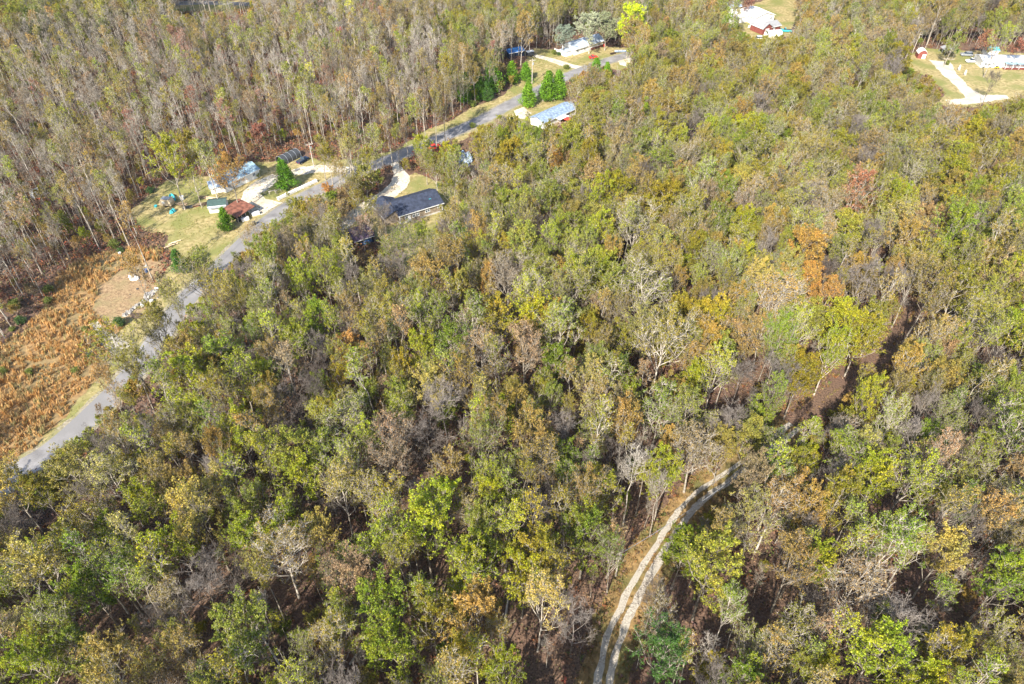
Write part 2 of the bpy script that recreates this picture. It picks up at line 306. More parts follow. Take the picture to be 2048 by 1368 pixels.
def grow(seed, H, R, cb, nl, nb, ntw, nleaf, lsize, r0=.19, up=1.2, spread=.42, fine=0, crook=.25, tw_r=.03):
    """trunk > limbs > branches > twigs as tapering prisms, leaves round the twig ends"""
    g = np.random.default_rng(seed); VV = []; FF = []; off = 0; segs = []
    nt_ = 9; tz = np.linspace(0, 1, nt_); T = np.zeros((nt_, 3)); T[:, 2] = tz*H*.93
    wob = np.cumsum(g.normal(0, crook, (nt_, 2)), 0); wob[0] = 0; T[:, :2] = wob*tz[:, None]
    rt = r0*(1-tz*.88)
    rt[0] *= 1.3
    segs.append((T[:-1], T[1:], rt[:-1], rt[1:], 7))
    def tp(t):
        x = np.clip(t, 0, .999)*(nt_-1); i = x.astype(int); f = (x-i)[:, None]
        return T[i]*(1-f)+T[i+1]*f
    # limbs
    zc, hz = (cb+1)/2*H, (1-cb)/2*H
    ze = H*(cb+(1-cb)*np.sqrt(g.uniform(.08, 1, nl))); az = np.arange(nl)*2.4+g.normal(0, .35, nl)
    pr = np.sqrt(np.clip(1-((ze-zc)/hz*.93)**2, 0.05, 1)); rad = R*pr*g.uniform(.7, 1.08, nl)
    zs = np.clip(ze-rad*up*g.uniform(.8, 1.3, nl), cb*H*.75, H*.85)
    S = tp(zs/(H*.93)); E = np.stack([S[:, 0]+np.cos(az)*rad, S[:, 1]+np.sin(az)*rad, ze], 1)
    ts = np.array([0, .33, .66, 1.]); bow = np.stack([np.cos(az), np.sin(az), -.6*np.ones(nl)], 1)*rad[:, None]*.13
    L = np.stack([S+(E-S)*t+bow*math.sin(math.pi*t)+g.normal(0, .15, (nl, 3))*(0 < t < 1) for t in ts], 1)   # nl,4,3
    lr = (r0*.46*(1-zs/H*.55)*np.clip(rad/3.5, .5, 1.2))[:, None]*np.array([1, .75, .5, .22])[None]
    segs.append((L[:, :-1].reshape(-1, 3), L[:, 1:].reshape(-1, 3), lr[:, :-1].ravel(), lr[:, 1:].ravel(), 5))
    # the leader counts as a limb
    ldr = np.stack([tp(np.full(1, a))[0] for a in (.7, .8, .9, .999)])[None]; L = np.concatenate([L, ldr]); lr = np.concatenate([lr, np.array([[.06, .05, .04, .03]])])
    def sub(L, lr, n, lenf, lo, k, rmul, upw, rmin):
        m = len(L); t = g.uniform(lo, 1, (m, n)); x = np.clip(t, 0, .999)*(L.shape[1]-1); i = x.astype(int); f = (x-i)[..., None]
        ii = np.arange(m)[:, None]; P = L[ii, i]*(1-f)+L[ii, i+1]*f; d = unit(L[ii, i+1]-L[ii, i]); ln = np.linalg.norm(L[:, -1]-L[:, 0], axis=1)[:, None]
        dr = unit(d*.8+unit(g.normal(size=(m, n, 3)))*1.0+np.array([0, 0, upw]))
        le = (ln*lenf*g.uniform(.6, 1.3, (m, n))*(1.15-t*.5))[..., None]
        Mid = P+dr*le*.5+g.normal(0, .07, (m, n, 3))*le; E = P+dr*le+np.array([0, 0, .12])*le*(upw > 0)
        L2 = np.stack([P, Mid, E], 2).reshape(-1, 3, 3); rr = np.maximum(lr[ii, i]*rmul, rmin); r2 = (rr[..., None]*np.array([1, .7, .4])).reshape(-1, 3)
        segs.append((L2[:, :-1].reshape(-1, 3), L2[:, 1:].reshape(-1, 3), r2[:, :-1].ravel(), r2[:, 1:].ravel(), k)); return L2, r2
    L2, r2 = sub(L, lr, nb, spread, .3, 4, .5, .35, .03)
    L3, r3 = sub(L2, r2, ntw, .5, .2, 3, .55, .25, tw_r*.7)
    last = L3
    ncore = len(segs)
    if fine: last, _ = sub(L3, r3, fine, .55, .1, 3, .6, .25, tw_r*.55)
    def merge(sg):
        VV, FF, off = [], [], 0
        for P0, P1, a, b, k in sg:
            V, F = prisms(P0, P1, a, b, k); VV.append(V); FF.append(F+off); off += len(V)
        return np.concatenate(VV), np.concatenate(FF)
    if not nleaf:                                               # bare: crown = the twig haze
        return merge(segs[:-2] if fine else segs[:-1]), merge(segs[-2:] if fine else segs[-1:]), None
    tr = merge(segs)
    n = len(last); base = last[:, 1]; end = last[:, -1]
    cl = g.uniform(0, 1, n); keep = g.uniform(0, 1, n) < .93
    f = g.uniform(-.1, 1.15, (n, nleaf, 1)); C = base[:, None]*(1-f)+end[:, None]*f+g.normal(0, lsize*.9, (n, nleaf, 3)); C = C[keep]
    bigc = .5+.5*np.sin(C[..., 2]*.55+seed)*np.cos(C[..., 0]*.7+C[..., 1]*.6+seed*2); hue = np.clip(cl[keep][:, None]*.4+bigc*.6+g.uniform(0, 1, (keep.sum(), nleaf))*.5-.3, 0, 1); br = g.uniform(0, 1, hue.shape)
    lv = np.stack([hue, br, np.zeros_like(br)], -1).reshape(-1, 3)
    return tr, leaves(g, C.reshape(-1, 3), lsize, lv), True
def cedar(seed, H, R, n=8500, blob=False):
    g = np.random.default_rng(seed); T = np.array([[0, 0, 0], [0, 0, H*.4], [0, 0, H*.95]]); V, F = prisms(T[:-1], T[1:], np.array([.16, .1]), np.array([.1, .02]), 6)
    nb = 170; z = H*(.05+.93*g.uniform(0, 1, nb)**1.05); az = g.uniform(0, 6.283, nb); lob = 1+.2*np.sin(az*3+seed+z)+g.normal(0, .16, nb)
    rr = R*np.clip(1.12*(1-z/H), .04, 1)**.75*np.clip(z/H*9, .6, 1)*lob
    if blob: rr = R*np.sqrt(np.clip(1-((z/H-.48)/.52)**2, .03, 1))*lob
    E = np.stack([np.cos(az)*rr, np.sin(az)*rr, z+rr*.25], 1); S = np.stack([0*z, 0*z, z-rr*.1], 1)
    V2, F2 = prisms(S, E, np.full(nb, .035), np.full(nb, .012), 3); V = np.concatenate([V, V2]); F = np.concatenate([F, F2+24*1])
    F[len(F)-len(F2):] = F2+(len(V)-len(V2))
    m = n//nb; f = g.uniform(.35, 1.08, (nb, m, 1))**.7; C = S[:, None]*(1-f)+E[:, None]*f+g.normal(0, 1, (nb, m, 3))*np.array([.33, .33, .36])*(R/2.6)
    cl = g.uniform(0, 1, nb); lv = np.stack([np.repeat(cl[:, None], m, 1)*.6+g.uniform(0, .4, (nb, m)), g.uniform(0, 1, (nb, m)), np.zeros((nb, m))], -1).reshape(-1, 3)
    return (V, F), leaves(g, C.reshape(-1, 3), .19, lv, .3), True
PROTO = {}       # key -> (trunk mesh, crown mesh, height, radius)
def proto(key, res, H, R, bark='bark'):
    tr, cr, leafy = res
    tm = fast_mesh('trunk', tr[0], tr[1], 4, bark)
    cm = fast_mesh('crown', cr[0], cr[1], 4, 'leaf', {'lv': ('FLOAT_VECTOR', cr[2])}) if leafy else fast_mesh('crown', cr[0], cr[1], 4, bark)
    PROTO[key] = (tm, cm, H, R)
S0 = 100
for i in range(4): proto(('round', i), grow(S0+i, 20, (4.7, 4.2, 3.6, 4.4)[i], (.40, .34, .46, .42)[i], 18, 7, 7, 14, .115, .20, (1.7, 2.0, 2.3, 1.5)[i], .32), 20, (4.7, 4.2, 3.6, 4.4)[i])
for i in range(4): proto(('sparse', i), grow(S0+10+i, 21, (4.5, 3.8, 3.2, 4.1)[i], (.42, .48, .5, .38)[i], 17, 7, 7, 7, .115, .21, 1.9, .36, crook=.35, tw_r=.042), 21, (4.5, 3.8, 3.2, 4.1)[i])
for i in range(3): proto(('airy', i), grow(S0+20+i, 20, (4.6, 3.9, 4.3)[i], .44, 18, 7, 6, 3, .115, .20, 1.8, .36, fine=2, tw_r=.045), 20, (4.6, 3.9, 4.3)[i])
for i in range(4): proto(('slender', i), grow(S0+30+i, 22, 1.8, (.5, .58, .45, .62)[i], 14, 5, 4, 5, .125, .18, 2.2, .42, crook=.3, tw_r=.04), 22, 1.8)
for i in range(3): proto(('bare', i), grow(S0+40+i, 18, 4.4, .35, 14, 7, 6, 0, 0, .18, 1.4, .42, fine=4, tw_r=.032), 18, 4.4, 'bark2')
for i in range(3): proto(('thinbare', i), grow(S0+50+i, 20, 2.0, .5, 12, 5, 5, 0, 0, .14, 1.7, .45, fine=3, tw_r=.032), 20, 2.0)
for i in range(2): proto(('small', i), grow(S0+60+i, 9, 2.6, .25, 13, 6, 6, 11, .12, .09, 1.3, .42), 9, 2.6)
for i in range(2): proto(('dense', i), grow(S0+70+i, 18, 4.5, .30, 24, 7, 7, 19, .125, .19, 1.4, .36), 18, 4.5)
for i in range(3): proto(('cedar', i), cedar(S0+80+i, 9, 2.7), 9, 2.7)
for i in range(2): proto(('shrub', i), cedar(S0+90+i, 3.2, 1.9, 2500, True), 3.2, 1.9)
NVAR = {}
for k, i in PROTO: NVAR[k] = max(NVAR.get(k, 0), i+1)
KEYS = list(PROTO)

TINT = {   # leaf colour pairs
 'olive green': ((.17, .175, .03), (.28, .22, .05)), 'sage green': ((.17, .205, .048), (.26, .235, .06)), 'mid green': ((.115, .165, .03), (.21, .22, .04)),
 'yellow-green': ((.19, .235, .03), (.32, .29, .045)), 'tan': ((.31, .205, .058), (.22, .18, .042)), 'yellow': ((.38, .29, .04), (.23, .225, .045)),
 'orange': ((.42, .22, .045), (.27, .21, .05)), 'deep orange': ((.38, .18, .03), (.30, .21, .045)), 'rusty red': ((.33, .12, .075), (.27, .15, .075)),
 'pinkish brown': ((.28, .185, .10), (.23, .175, .08)), 'silvery green': ((.34, .37, .24), (.28, .31, .19)), 'bright yellow': ((.50, .50, .015), (.40, .43, .02)),
 'bright green': ((.085, .18, .012), (.15, .25, .02)), 'dark green': ((.045, .10, .025), (.08, .14, .03)), 'red': ((.42, .06, .045), (.32, .08, .05)), 'bare': ((.2, .2, .2), (.2, .2, .2))}
# trees that can be picked out in the photo: crown centre pixel, kind, colour, size
SPEC = [(1620, 508, 'dense', 'orange', 1.0), (1618, 560, 'small', 'deep orange', 1.5), (1652, 585, 'small', 'deep orange', 1.35), (1785, 545, 'small', 'orange', 1.2), (1500, 668, 'round', 'orange', .75),
 (1710, 378, 'round', 'rusty red', 1.0), (1345, 152, 'small', 'deep orange', 1.2), (1172, 165, 'small', 'orange', 1.2), (1110, 322, 'small', 'deep orange', 1.1),
 (1268, 42, 'dense', 'bright yellow', 1.2), (1256, 86, 'small', 'yellow', 1.0), (1100, 30, 'small', 'bright yellow', 1.4), (1182, 52, 'dense', 'silvery green', 1.15), (1214, 48, 'dense', 'silvery green', 1.1), (1128, 70, 'dense', 'silvery green', .85),
 (1297, 48, 'cedar', 'dark green', 1.8), (1325, 66, 'cedar', 'dark green', 1.2), (1060, 42, 'round', 'olive green', .95), (1030, 60, 'small', 'bright yellow', .9), (1445, 82, 'cedar', 'bright green', .9), (1412, 95, 'cedar', 'mid green', 1.3), (1390, 70, 'small', 'mid green', 1.2),
 (455, 338, 'round', 'orange', 1.0), (335, 320, 'round', 'yellow-green', 1.15), (385, 358, 'sparse', 'yellow-green', .65), (412, 322, 'sparse', 'sage green', 1.0), (365, 300, 'round', 'olive green', 1.0), (210, 775, 'sparse', 'orange', .5), (305, 655, 'sparse', 'olive green', .6), (350, 600, 'airy', 'olive green', .6), (410, 540, 'sparse', 'sage green', .7), (440, 580, 'airy', 'olive green', .8), (265, 735, 'sparse', 'olive green', .7), (500, 470, 'airy', 'bare' if 0 else 'tan', .6),
 (690, 285, 'sparse', 'olive green', .95), (640, 300, 'sparse', 'olive green', .7), (745, 285, 'sparse', 'yellow-green', .85), (700, 372, 'sparse', 'yellow', .62), (728, 352, 'small', 'yellow', 1.2), (660, 380, 'small', 'deep orange', .75),
 (268, 545, 'sparse', 'deep orange', .55), (260, 690, 'sparse', 'olive green', .95), (395, 545, 'airy', 'olive green', .8), (330, 650, 'sparse', 'olive green', .6), (470, 600, 'sparse', 'yellow', .75), (540, 470, 'sparse', 'yellow', .6), (590, 420, 'round', 'olive green', .7),
 (600, 560, 'round', 'yellow-green', .7), (650, 545, 'sparse', 'yellow-green', .65), (640, 645, 'round', 'mid green', .75), (600, 690, 'round', 'yellow-green', .8), (480, 760, 'sparse', 'yellow-green', .9), (705, 705, 'small', 'orange', 1.6), (740, 760, 'slender', 'mid green', 1),
 (838, 480, 'sparse', 'yellow-green', .8), (895, 470, 'bare', 'bare', .8), (790, 540, 'bare', 'bare', .85), (700, 560, 'bare', 'bare', .8), (835, 620, 'sparse', 'yellow-green', .9), (880, 640, 'sparse', 'mid green', .9), (905, 685, 'round', 'mid green', .85), (1000, 640, 'round', 'olive green', .9),
 (1015, 545, 'airy', 'pinkish brown', .85), (970, 560, 'small', 'orange', .9), (925, 575, 'small', 'yellow', 1), (1050, 700, 'sparse', 'pinkish brown', .95), (960, 700, 'airy', 'pinkish brown', .9), (850, 782, 'round', 'yellow', .75), (890, 820, 'bare', 'bare', 1.0), (855, 880, 'bare', 'bare', .85),
 (770, 925, 'airy', 'pinkish brown', .8), (790, 860, 'airy', 'pinkish brown', .8), (1130, 655, 'sparse', 'sage green', .95), (1120, 725, 'small', 'mid green', 1.6), (1325, 680, 'sparse', 'olive green', 1.05), (1290, 660, 'sparse', 'yellow', .75), (1382, 775, 'dense', 'yellow-green', .6), (1432, 745, 'sparse', 'yellow-green', .8),
 (1480, 760, 'bare', 'bare', .9), (1350, 885, 'small', 'orange', 1.2), (1395, 885, 'airy', 'pinkish brown', .95), (1445, 865, 'bare', 'bare', .7), (1500, 880, 'dense', 'yellow', .65), (1450, 893, 'small', 'yellow', 1.1), (1680, 640, 'dense', 'yellow-green', .95), (1725, 672, 'dense', 'olive green', .85), (1665, 700, 'round', 'yellow-green', .75),
 (1743, 485, 'bare', 'bare', .75), (1530, 503, 'bare', 'bare', .6), (1725, 560, 'bare', 'bare', 1.1), (1900, 450, 'round', 'mid green', 1.05), (1860, 580, 'sparse', 'tan', 1), (1910, 590, 'round', 'olive green', 1.05), (1850, 515, 'round', 'olive green', .9), (2020, 660, 'round', 'yellow-green', .9),
 (850, 1060, 'round', 'yellow-green', .95), (870, 1010, 'round', 'yellow-green', .85), (745, 1090, 'sparse', 'yellow-green', .85), (345, 1080, 'round', 'yellow-green', .75), (395, 1075, 'sparse', 'yellow', .6), (305, 1000, 'round', 'yellow-green', .7), (80, 1330, 'round', 'yellow-green', .7), (230, 960, 'sparse', 'yellow', .85),
 (18, 975, 'round', 'yellow', .8), (60, 1130, 'sparse', 'yellow', 1.0), (190, 1190, 'round', 'mid green', .75), (400, 1170, 'bare', 'bare', .9), (440, 1140, 'bare', 'bare', .8), (520, 1260, 'round', 'sage green', .95), (560, 1100, 'airy', 'tan', .95), (780, 1210, 'round', 'mid green', .9), (800, 1290, 'round', 'mid green', .8),
 (1080, 1110, 'round', 'olive green', .9), (1170, 1070, 'round', 'mid green', .85), (1150, 1240, 'bare', 'bare', .7), (1010, 1050, 'sparse', 'yellow-green', .8), (1045, 1150, 'round', 'yellow-green', .85), (1080, 1215, 'sparse', 'yellow', .75), (1420, 1140, 'round', 'sage green', 1.0), (1365, 1100, 'small', 'mid green', 1.5), (1330, 1300, 'round', 'dark green', .8),
 (1515, 1045, 'sparse', 'yellow', .8), (1760, 960, 'round', 'yellow-green', .9), (1820, 955, 'sparse', 'yellow-green', .9), (1760, 1300, 'round', 'yellow-green', .95), (1920, 1055, 'bare', 'bare', .85), (1825, 890, 'bare', 'bare', .8), (1890, 1110, 'round', 'yellow', .75), (1975, 1020, 'sparse', 'orange', .8), (2010, 1160, 'round', 'mid green', .9),
 (1790, 1090, 'sparse', 'mid green', 1), (1700, 1180, 'airy', 'pinkish brown', .85), (1590, 1130, 'sparse', 'tan', .9), (1550, 1010, 'sparse', 'orange', .85), (1330, 950, 'round', 'yellow-green', .75), (1265, 945, 'thinbare', 'bare', 1.0), (1290, 940, 'thinbare', 'bare', .9), (1240, 960, 'thinbare', 'bare', .9), (600, 960, 'round', 'yellow-green', .8), (680, 980, 'sparse', 'yellow', .7),
 (1985, 165, 'bare', 'bare', .72), (1908, 82, 'round', 'mid green', .75), (1912, 100, 'small', 'bright green', .7), (2000, 80, 'sparse', 'yellow-green', 1), (2038, 95, 'small', 'rusty red', 1.4), (1975, 80, 'small', 'rusty red', 1.4), (455, 8, 'sparse', 'sage green', .8), (700, 35, 'slender', 'bright yellow', 1), (620, 160, 'slender', 'bright yellow', .9), (650, 110, 'slender', 'yellow-green', .9), (185, 350, 'small', 'yellow', 1.1),
 (880, 60, 'round', 'mid green', .95), (930, 50, 'round', 'olive green', .95), (985, 105, 'slender', 'rusty red', .8), (925, 115, 'slender', 'pinkish brown', .8), (955, 110, 'slender', 'rusty red', .75), (640, 20, 'slender', 'rusty red', .7), (515, 270, 'small', 'rusty red', 1.2), (870, 160, 'slender', 'rusty red', .6), (1495, 10, 'small', 'rusty red', 1.1),
 (655, 312, 'round', 'olive green', .7), (700, 305, 'sparse', 'yellow', .8), (738, 318, 'round', 'olive green', .7), (672, 345, 'sparse', 'tan', .7), (710, 395, 'round', 'olive green', .5), (600, 425, 'round', 'olive green', .7), (640, 420, 'airy', 'tan', .75), (680, 425, 'airy', 'tan', .75), (665, 465, 'sparse', 'olive green', .8), (620, 470, 'airy', 'olive green', .8),
 (768, 440, 'bare', 'bare', .8), (742, 425, 'sparse', 'olive green', .7), (800, 470, 'bare', 'bare', .6), (900, 440, 'sparse', 'olive green', .8), (722, 455, 'airy', 'rusty red', .6), (850, 318, 'sparse', 'olive green', .6), (872, 335, 'round', 'olive green', .65), (905, 335, 'sparse', 'sage green', .8), (890, 305, 'small', 'yellow-green', 1.1), (962, 292, 'round', 'olive green', .75), (985, 300, 'sparse', 'olive green', .8), (1003, 282, 'small', 'mid green', 1.1), (845, 290, 'small', 'yellow-green', 1.2), (1022, 262, 'small', 'yellow', 1.1), (1040, 275, 'round', 'yellow-green', .6), (1160, 240, 'sparse', 'olive green', .8), (1100, 280, 'round', 'olive green', .7), (1065, 290, 'round', 'mid green', .75), (905, 375, 'sparse', 'olive green', .9),
 (1350, 285, 'dense', 'sage green', .8), (1290, 300, 'round', 'sage green', .9), (1320, 985, 'thinbare', 'bare', .7)]
CED = [(571, 352, 'bright green', 1.05, 'beside the white fence near the paved road'), (448, 442, 'bright green', .72, 'in front of the white shed'), (358, 524, 'dark green', .75, 'on the roadside lawn'), (930, 180, 'bright green', 1.15, 'first in the roadside cedar row'), (958, 176, 'bright green', 1.1, 'second in the roadside cedar row'),
 (975, 184, 'dark green', .8, 'third and smallest in the roadside cedar row'), (982, 156, 'bright green', 1.35, 'tallest at the back of the roadside cedar row'), (1022, 146, 'bright green', 1.0, 'left of the utility pole'), (1053, 144, 'bright green', .9, 'just left of the utility pole foot'), (1055, 192, 'bright green', 1.0, 'between the road and the blue-roofed building'),
 (1095, 176, 'bright green', 1.15, 'left half of the joined cedar pair by the road'), (1116, 172, 'bright green', 1.2, 'right half of the joined cedar pair by the road'), (1191, 140, 'bright green', 1.0, 'where the road meets the woods'), (1214, 146, 'bright green', .75, 'smaller one where the road meets the woods'), (902, 160, 'dark green', 1.0, 'thin one left of the cedar row')]
SHR = [(238, 645), (168, 655), (190, 688), (178, 708), (150, 738), (22, 655), (-60, 700), (58, 742), (97, 580), (240, 498), (1133, 133), (1099, 146), (878, 370), (95, 600), (30, 610), (40, 640), (5, 740), (228, 490), (1118, 106), (1108, 104), (515, 348), (300, 380), (1895, 125), (945, 250), (1290, 110), (945, 208)]

g = np.random.default_rng(11)
trees = []   # dict(x,y,key,scale,rot,tint,kind,special)
occ = {}
CELL = 6.0
def near(x, y, r, exclude_soft=1.0):
    ci, cj = int(x//CELL), int(y//CELL)
    for i in range(ci-2, ci+3):
        for j in range(cj-2, cj+3):
            for (a, b, q) in occ.get((i, j), ()):
                if (a-x)**2+(b-y)**2 < ((r+q)*.5*exclude_soft)**2: return True
    return False
def put(x, y, r): occ.setdefault((int(x//CELL), int(y//CELL)), []).append((x, y, r))
def addtree(x, y, kind, tint, s, spec=False, where=None, sz=None):
    v = int(g.integers(NVAR[kind])); H, R = PROTO[(kind, v)][2:4]
    t1, t2 = (np.clip(np.mean(t)+(np.array(t)-np.mean(t))*(1.25 if 'green' in tint and tint != 'silvery green' else .95 if tint in ('orange', 'deep orange', 'rusty red', 'yellow') else 1.1), .012, 1) for t in TINT[tint]); jt = g.uniform(.76, 1.16)*np.array([g.uniform(.9, 1.1), 1, g.uniform(.8, 1.2)])
    trees.append(dict(x=float(x), y=float(y), key=(kind, v), s=s, sz=sz or s*g.uniform(.92, 1.1), rot=float(g.uniform(0, 6.28)), tx=float(g.normal(0, .035)), ty=float(g.normal(0, .035)), t1=t1*jt, t2=t2*jt, bv=float(g.uniform(-.22, .08)), tint=tint, kind=kind, spec=spec, where=where, H=H, R=R))
    put(x, y, R*s*2*.62)
for px, py, kind, tint, s in SPEC:
    sz = s; wood = py > 180 and (px > 900 or py > 500)
    if kind == 'small' and wood: kind = 'dense'; s *= .5; sz = .92
    elif wood: s *= 1.1; sz = max(s, .95)
    if tint == 'silvery green': sz = s*.8; s *= 1.15
    H = PROTO[(kind, 0)][2]*sz; zc = H*(.5 if kind in ('cedar',) else .70)
    p = at(px, py, zc); addtree(p.x, p.y, kind, tint, s, True, None, sz)
    if wood:                                                     # an open place on the near side, as in the photo
        d = p.xy.normalized(); put(p.x-d.x*5.5, p.y-d.y*5.5, 5.0)
for px, py, tint, s, wh in CED:
    p = at(px, py, 4.2*s); addtree(p.x, p.y, 'cedar', tint, s, True, wh)
bad_px = [at(*p) for p in [(835, 430), (1120, 240), (1178, 100), (475, 350), (590, 322)]]
BLD = [((-28, 183), 12), ((16, 250), 11), ((33, 322), 12), ((-80, 205), 10), ((-72, 213), 9), ((205, 305), 16), ((-80, 183), 8), ((-97, 190), 10), ((120, 352), 11), ((130, 340), 11), ((4, 315), 7), ((-13, 222), 4), ((-40, 168), 4)]
roadL = [(p.x, p.y) for p in road]; trackL = [(p.x, p.y) for p in track]; ROADC, TRACKC = roadL[::6], trackL[::6]
def blocked(x, y):
    px, py = proj(x, y)
    for P in CLEAR:
        if pin1(P, px, py): return True
    if sd1(ROADC, x, y) < 3.9 or sd1(TRACKC, x, y) < (3.9 if y < 90 else 1.7): return True
    return any((x-a)**2+(y-b)**2 < r*r for (a, b), r in BLD)
KEEP = [[(800, 446), (690, 470), (676, 458), (700, 415), (760, 385), (785, 330), (812, 340), (840, 372), (885, 378), (892, 420), (850, 470)],
        [(1068, 262), (1060, 240), (1140, 205), (1160, 225), (1100, 262)], [(1140, 112), (1140, 76), (1200, 70), (1215, 95), (1205, 112)],
        [(1085, 110), (1100, 90), (1145, 92), (1240, 92), (1250, 106), (1200, 122), (1100, 112)], [(1480, 50), (1484, 10), (1545, 14), (1590, 50), (1584, 72), (1510, 80)],
        [(1830, 118), (1830, 98), (1960, 98), (2060, 100), (2060, 150), (1960, 135)], [(912, 330), (912, 290), (948, 290), (948, 330)], [(1165, 280), (1165, 262), (1195, 262), (1195, 280)], [(860, 300), (860, 286), (878, 286), (878, 300)],
        [(704, 500), (704, 455), (755, 455), (755, 500)], [(415, 430), (415, 355), (480, 320), (525, 325), (530, 380), (515, 440)], [(565, 330), (565, 308), (612, 308), (612, 330)], [(315, 430), (315, 382), (358, 382), (355, 430)],
        [(66, 402), (66, 380), (104, 380), (104, 402)], [(255, 560), (255, 538), (300, 538), (300, 560)], [(1012, 130), (1012, 92), (1068, 92), (1068, 130)]]
VIS_T = TRACK_PX[:10]; HOL = [(1560, 872), (1650, 800), (1750, 712), (1800, 660), (1840, 610), (1900, 590)]; HIDE = [P for P in CLEAR if P is not P_HOUSE and P is not P_LAWN_T and P is not P_LAWN_U2]+KEEP
def hides(x, y, H, R):
    lim = .8 if math.sin(x*1.7+y*2.3) > .6 else .12
    if y < 115: lim = .8
    for f in (.45, .7, .98):
        qx, qy = proj(x, y, H*f); rp = R*FPX/(y*CP+(CAMH-H*f)*SP)*(.75 if f == .7 else .4)
        for dx in (-rp, 0, rp):
            for P in HIDE:
                if pin1(P, qx+dx, qy+(4 if f > .9 else 0)): return True
        if qy > 925 and sd1(VIS_T, qx, qy) < 15+rp*.4: return True
        if f < .9 and qx > 1560 and sd1(HOL, qx, qy) < 24+rp*.5: return True
        if qx < 1180 and sd1(ROAD_PX, qx, qy) < (9+rp*.25)*(lim if qy > 330 else .8): return True
    return False
def side(px, py):
    """what stands where: weights of kinds and colours"""
    xs = [p[0] for p in ROAD_PX]; ys = [p[1] for p in ROAD_PX]
    yr = np.interp(px, xs, ys) if px < 1290 else 60
    if py < yr-5 and px < 900: return 'crest' if py < 150-.25*px else 'left'
    if py < 130 and px < 1900: return 'top'
    if py > 850 or (px < 700 and py > 500): return 'low'
    return 'right' if px > 1000 else 'mid'
KW = {'crest': (['round', 'sparse', 'airy', 'slender', 'thinbare'], [.42, .2, .2, .1, .08]), 'left': (['slender', 'sparse', 'thinbare', 'airy', 'round'], [.44, .04, .46, .04, .02]), 'top': (['slender', 'sparse', 'round', 'airy', 'thinbare'], [.22, .2, .35, .13, .1]),
      'low': (['round', 'sparse', 'airy', 'bare', 'slender', 'small'], [.26, .30, .16, .13, .08, .07]), 'right': (['round', 'sparse', 'airy', 'bare', 'slender', 'dense'], [.33, .27, .21, .06, .03, .10]), 'mid': (['round', 'sparse', 'airy', 'bare', 'slender'], [.20, .36, .18, .08, .18])}
TW = {'crest': (['olive green', 'sage green', 'tan', 'yellow-green', 'mid green'], [.42, .2, .2, .06, .12]), 'left': (['tan', 'olive green', 'sage green', 'yellow-green', 'pinkish brown', 'orange', 'rusty red', 'yellow'], [.24, .28, .10, .17, .08, .04, .03, .06]), 'top': (['olive green', 'sage green', 'tan', 'mid green', 'orange', 'yellow-green'], [.35, .25, .2, .1, .05, .05]),
      'low': (['olive green', 'sage green', 'tan', 'yellow-green', 'mid green', 'yellow', 'pinkish brown'], [.24, .11, .16, .25, .13, .07, .04]), 'right': (['olive green', 'sage green', 'tan', 'yellow-green', 'mid green', 'pinkish brown', 'yellow'], [.38, .22, .24, .05, .05, .03, .03]), 'mid': (['olive green', 'tan', 'sage green', 'mid green', 'yellow-green', 'pinkish brown', 'yellow'], [.28, .23, .17, .1, .1, .09, .03])}
def edge_left(y): return .7315*(CAMH*SP+y*CP)
cand = []
for _ in range(45000):
    y = math.sqrt(g.uniform(14**2, 425**2)) if g.random() < .8 else g.uniform(14, 200); e = edge_left(y)+22
    cand.append((g.uniform(-e, e), y))
for x, y in cand:
    px, py = proj(x, y); rg = side(px, py)
    ks, kw = KW[rg]; kind = ks[g.choice(len(ks), p=kw)]; ts, tw = TW[rg]
    # patches share a colour
    h = math.sin(x*.05+1.3)*math.cos(y*.043+.4)+.6*math.sin(x*.11-y*.09)
    i = int(np.clip(g.choice(len(ts), p=tw)+(1 if h > .9 else 0), 0, len(ts)-1)); tint = ts[i]
    if kind in ('bare', 'thinbare'): tint = 'bare'
    sz = g.uniform(.72, 1.1); s = sz*(g.uniform(.62, .95) if g.random() < .82 else 1.12)*(1.15 if rg == 'right' else 1)
    if kind in ('slender', 'thinbare', 'small'): s = sz*.95
    R = PROTO[(kind, 0)][3]*s*2*.62
    if rg == 'left': R = R*.5+(5.1 if py > 130 and px < 750 else 3.6)
    if near(x, y, R, {'crest': .95, 'left': 1.06, 'right': .93, 'top': .95, 'mid': .97, 'low': .90}[rg]) or blocked(x, y): continue
    if hides(x, y, PROTO[(kind, 0)][2]*sz, PROTO[(kind, 0)][3]*s):
        kind = 'small'; s = sz = g.uniform(.35, 1.0); R = 2.6*s*1.3
        if tint == 'bare': tint = 'tan'
        if hides(x, y, 9*s, 2.6*s): continue
    addtree(x, y, kind, tint, s, sz=sz)
nbig = len(trees)
for i in range(36000):                                            # thin young trees between the big ones
    y = math.sqrt(g.uniform(18**2, 400**2)); e = edge_left(y)+10; x = g.uniform(-e, e)
    if near(x, y, (1.2 if y < 130 else 1.5) if i % 2 else 2.0, .92) or blocked(x, y): continue
    px, py = proj(x, y); rg = side(px, py); kind = ('slender', 'thinbare', 'small')[int(g.choice(3, p=(.36, .34, .30)))]; s = g.uniform(.35, .65)
    if rg == 'left' and (py > 130 and g.random() < .55): continue
    if rg == 'right' and g.random() < .75: continue
    if hides(x, y, 20*s, 1.5*s): continue
    addtree(x, y, kind, 'bare' if kind == 'thinbare' else TW[rg][0][int(g.choice(len(TW[rg][0]), p=TW[rg][1]))], s)
print('trees', nbig, len(trees))
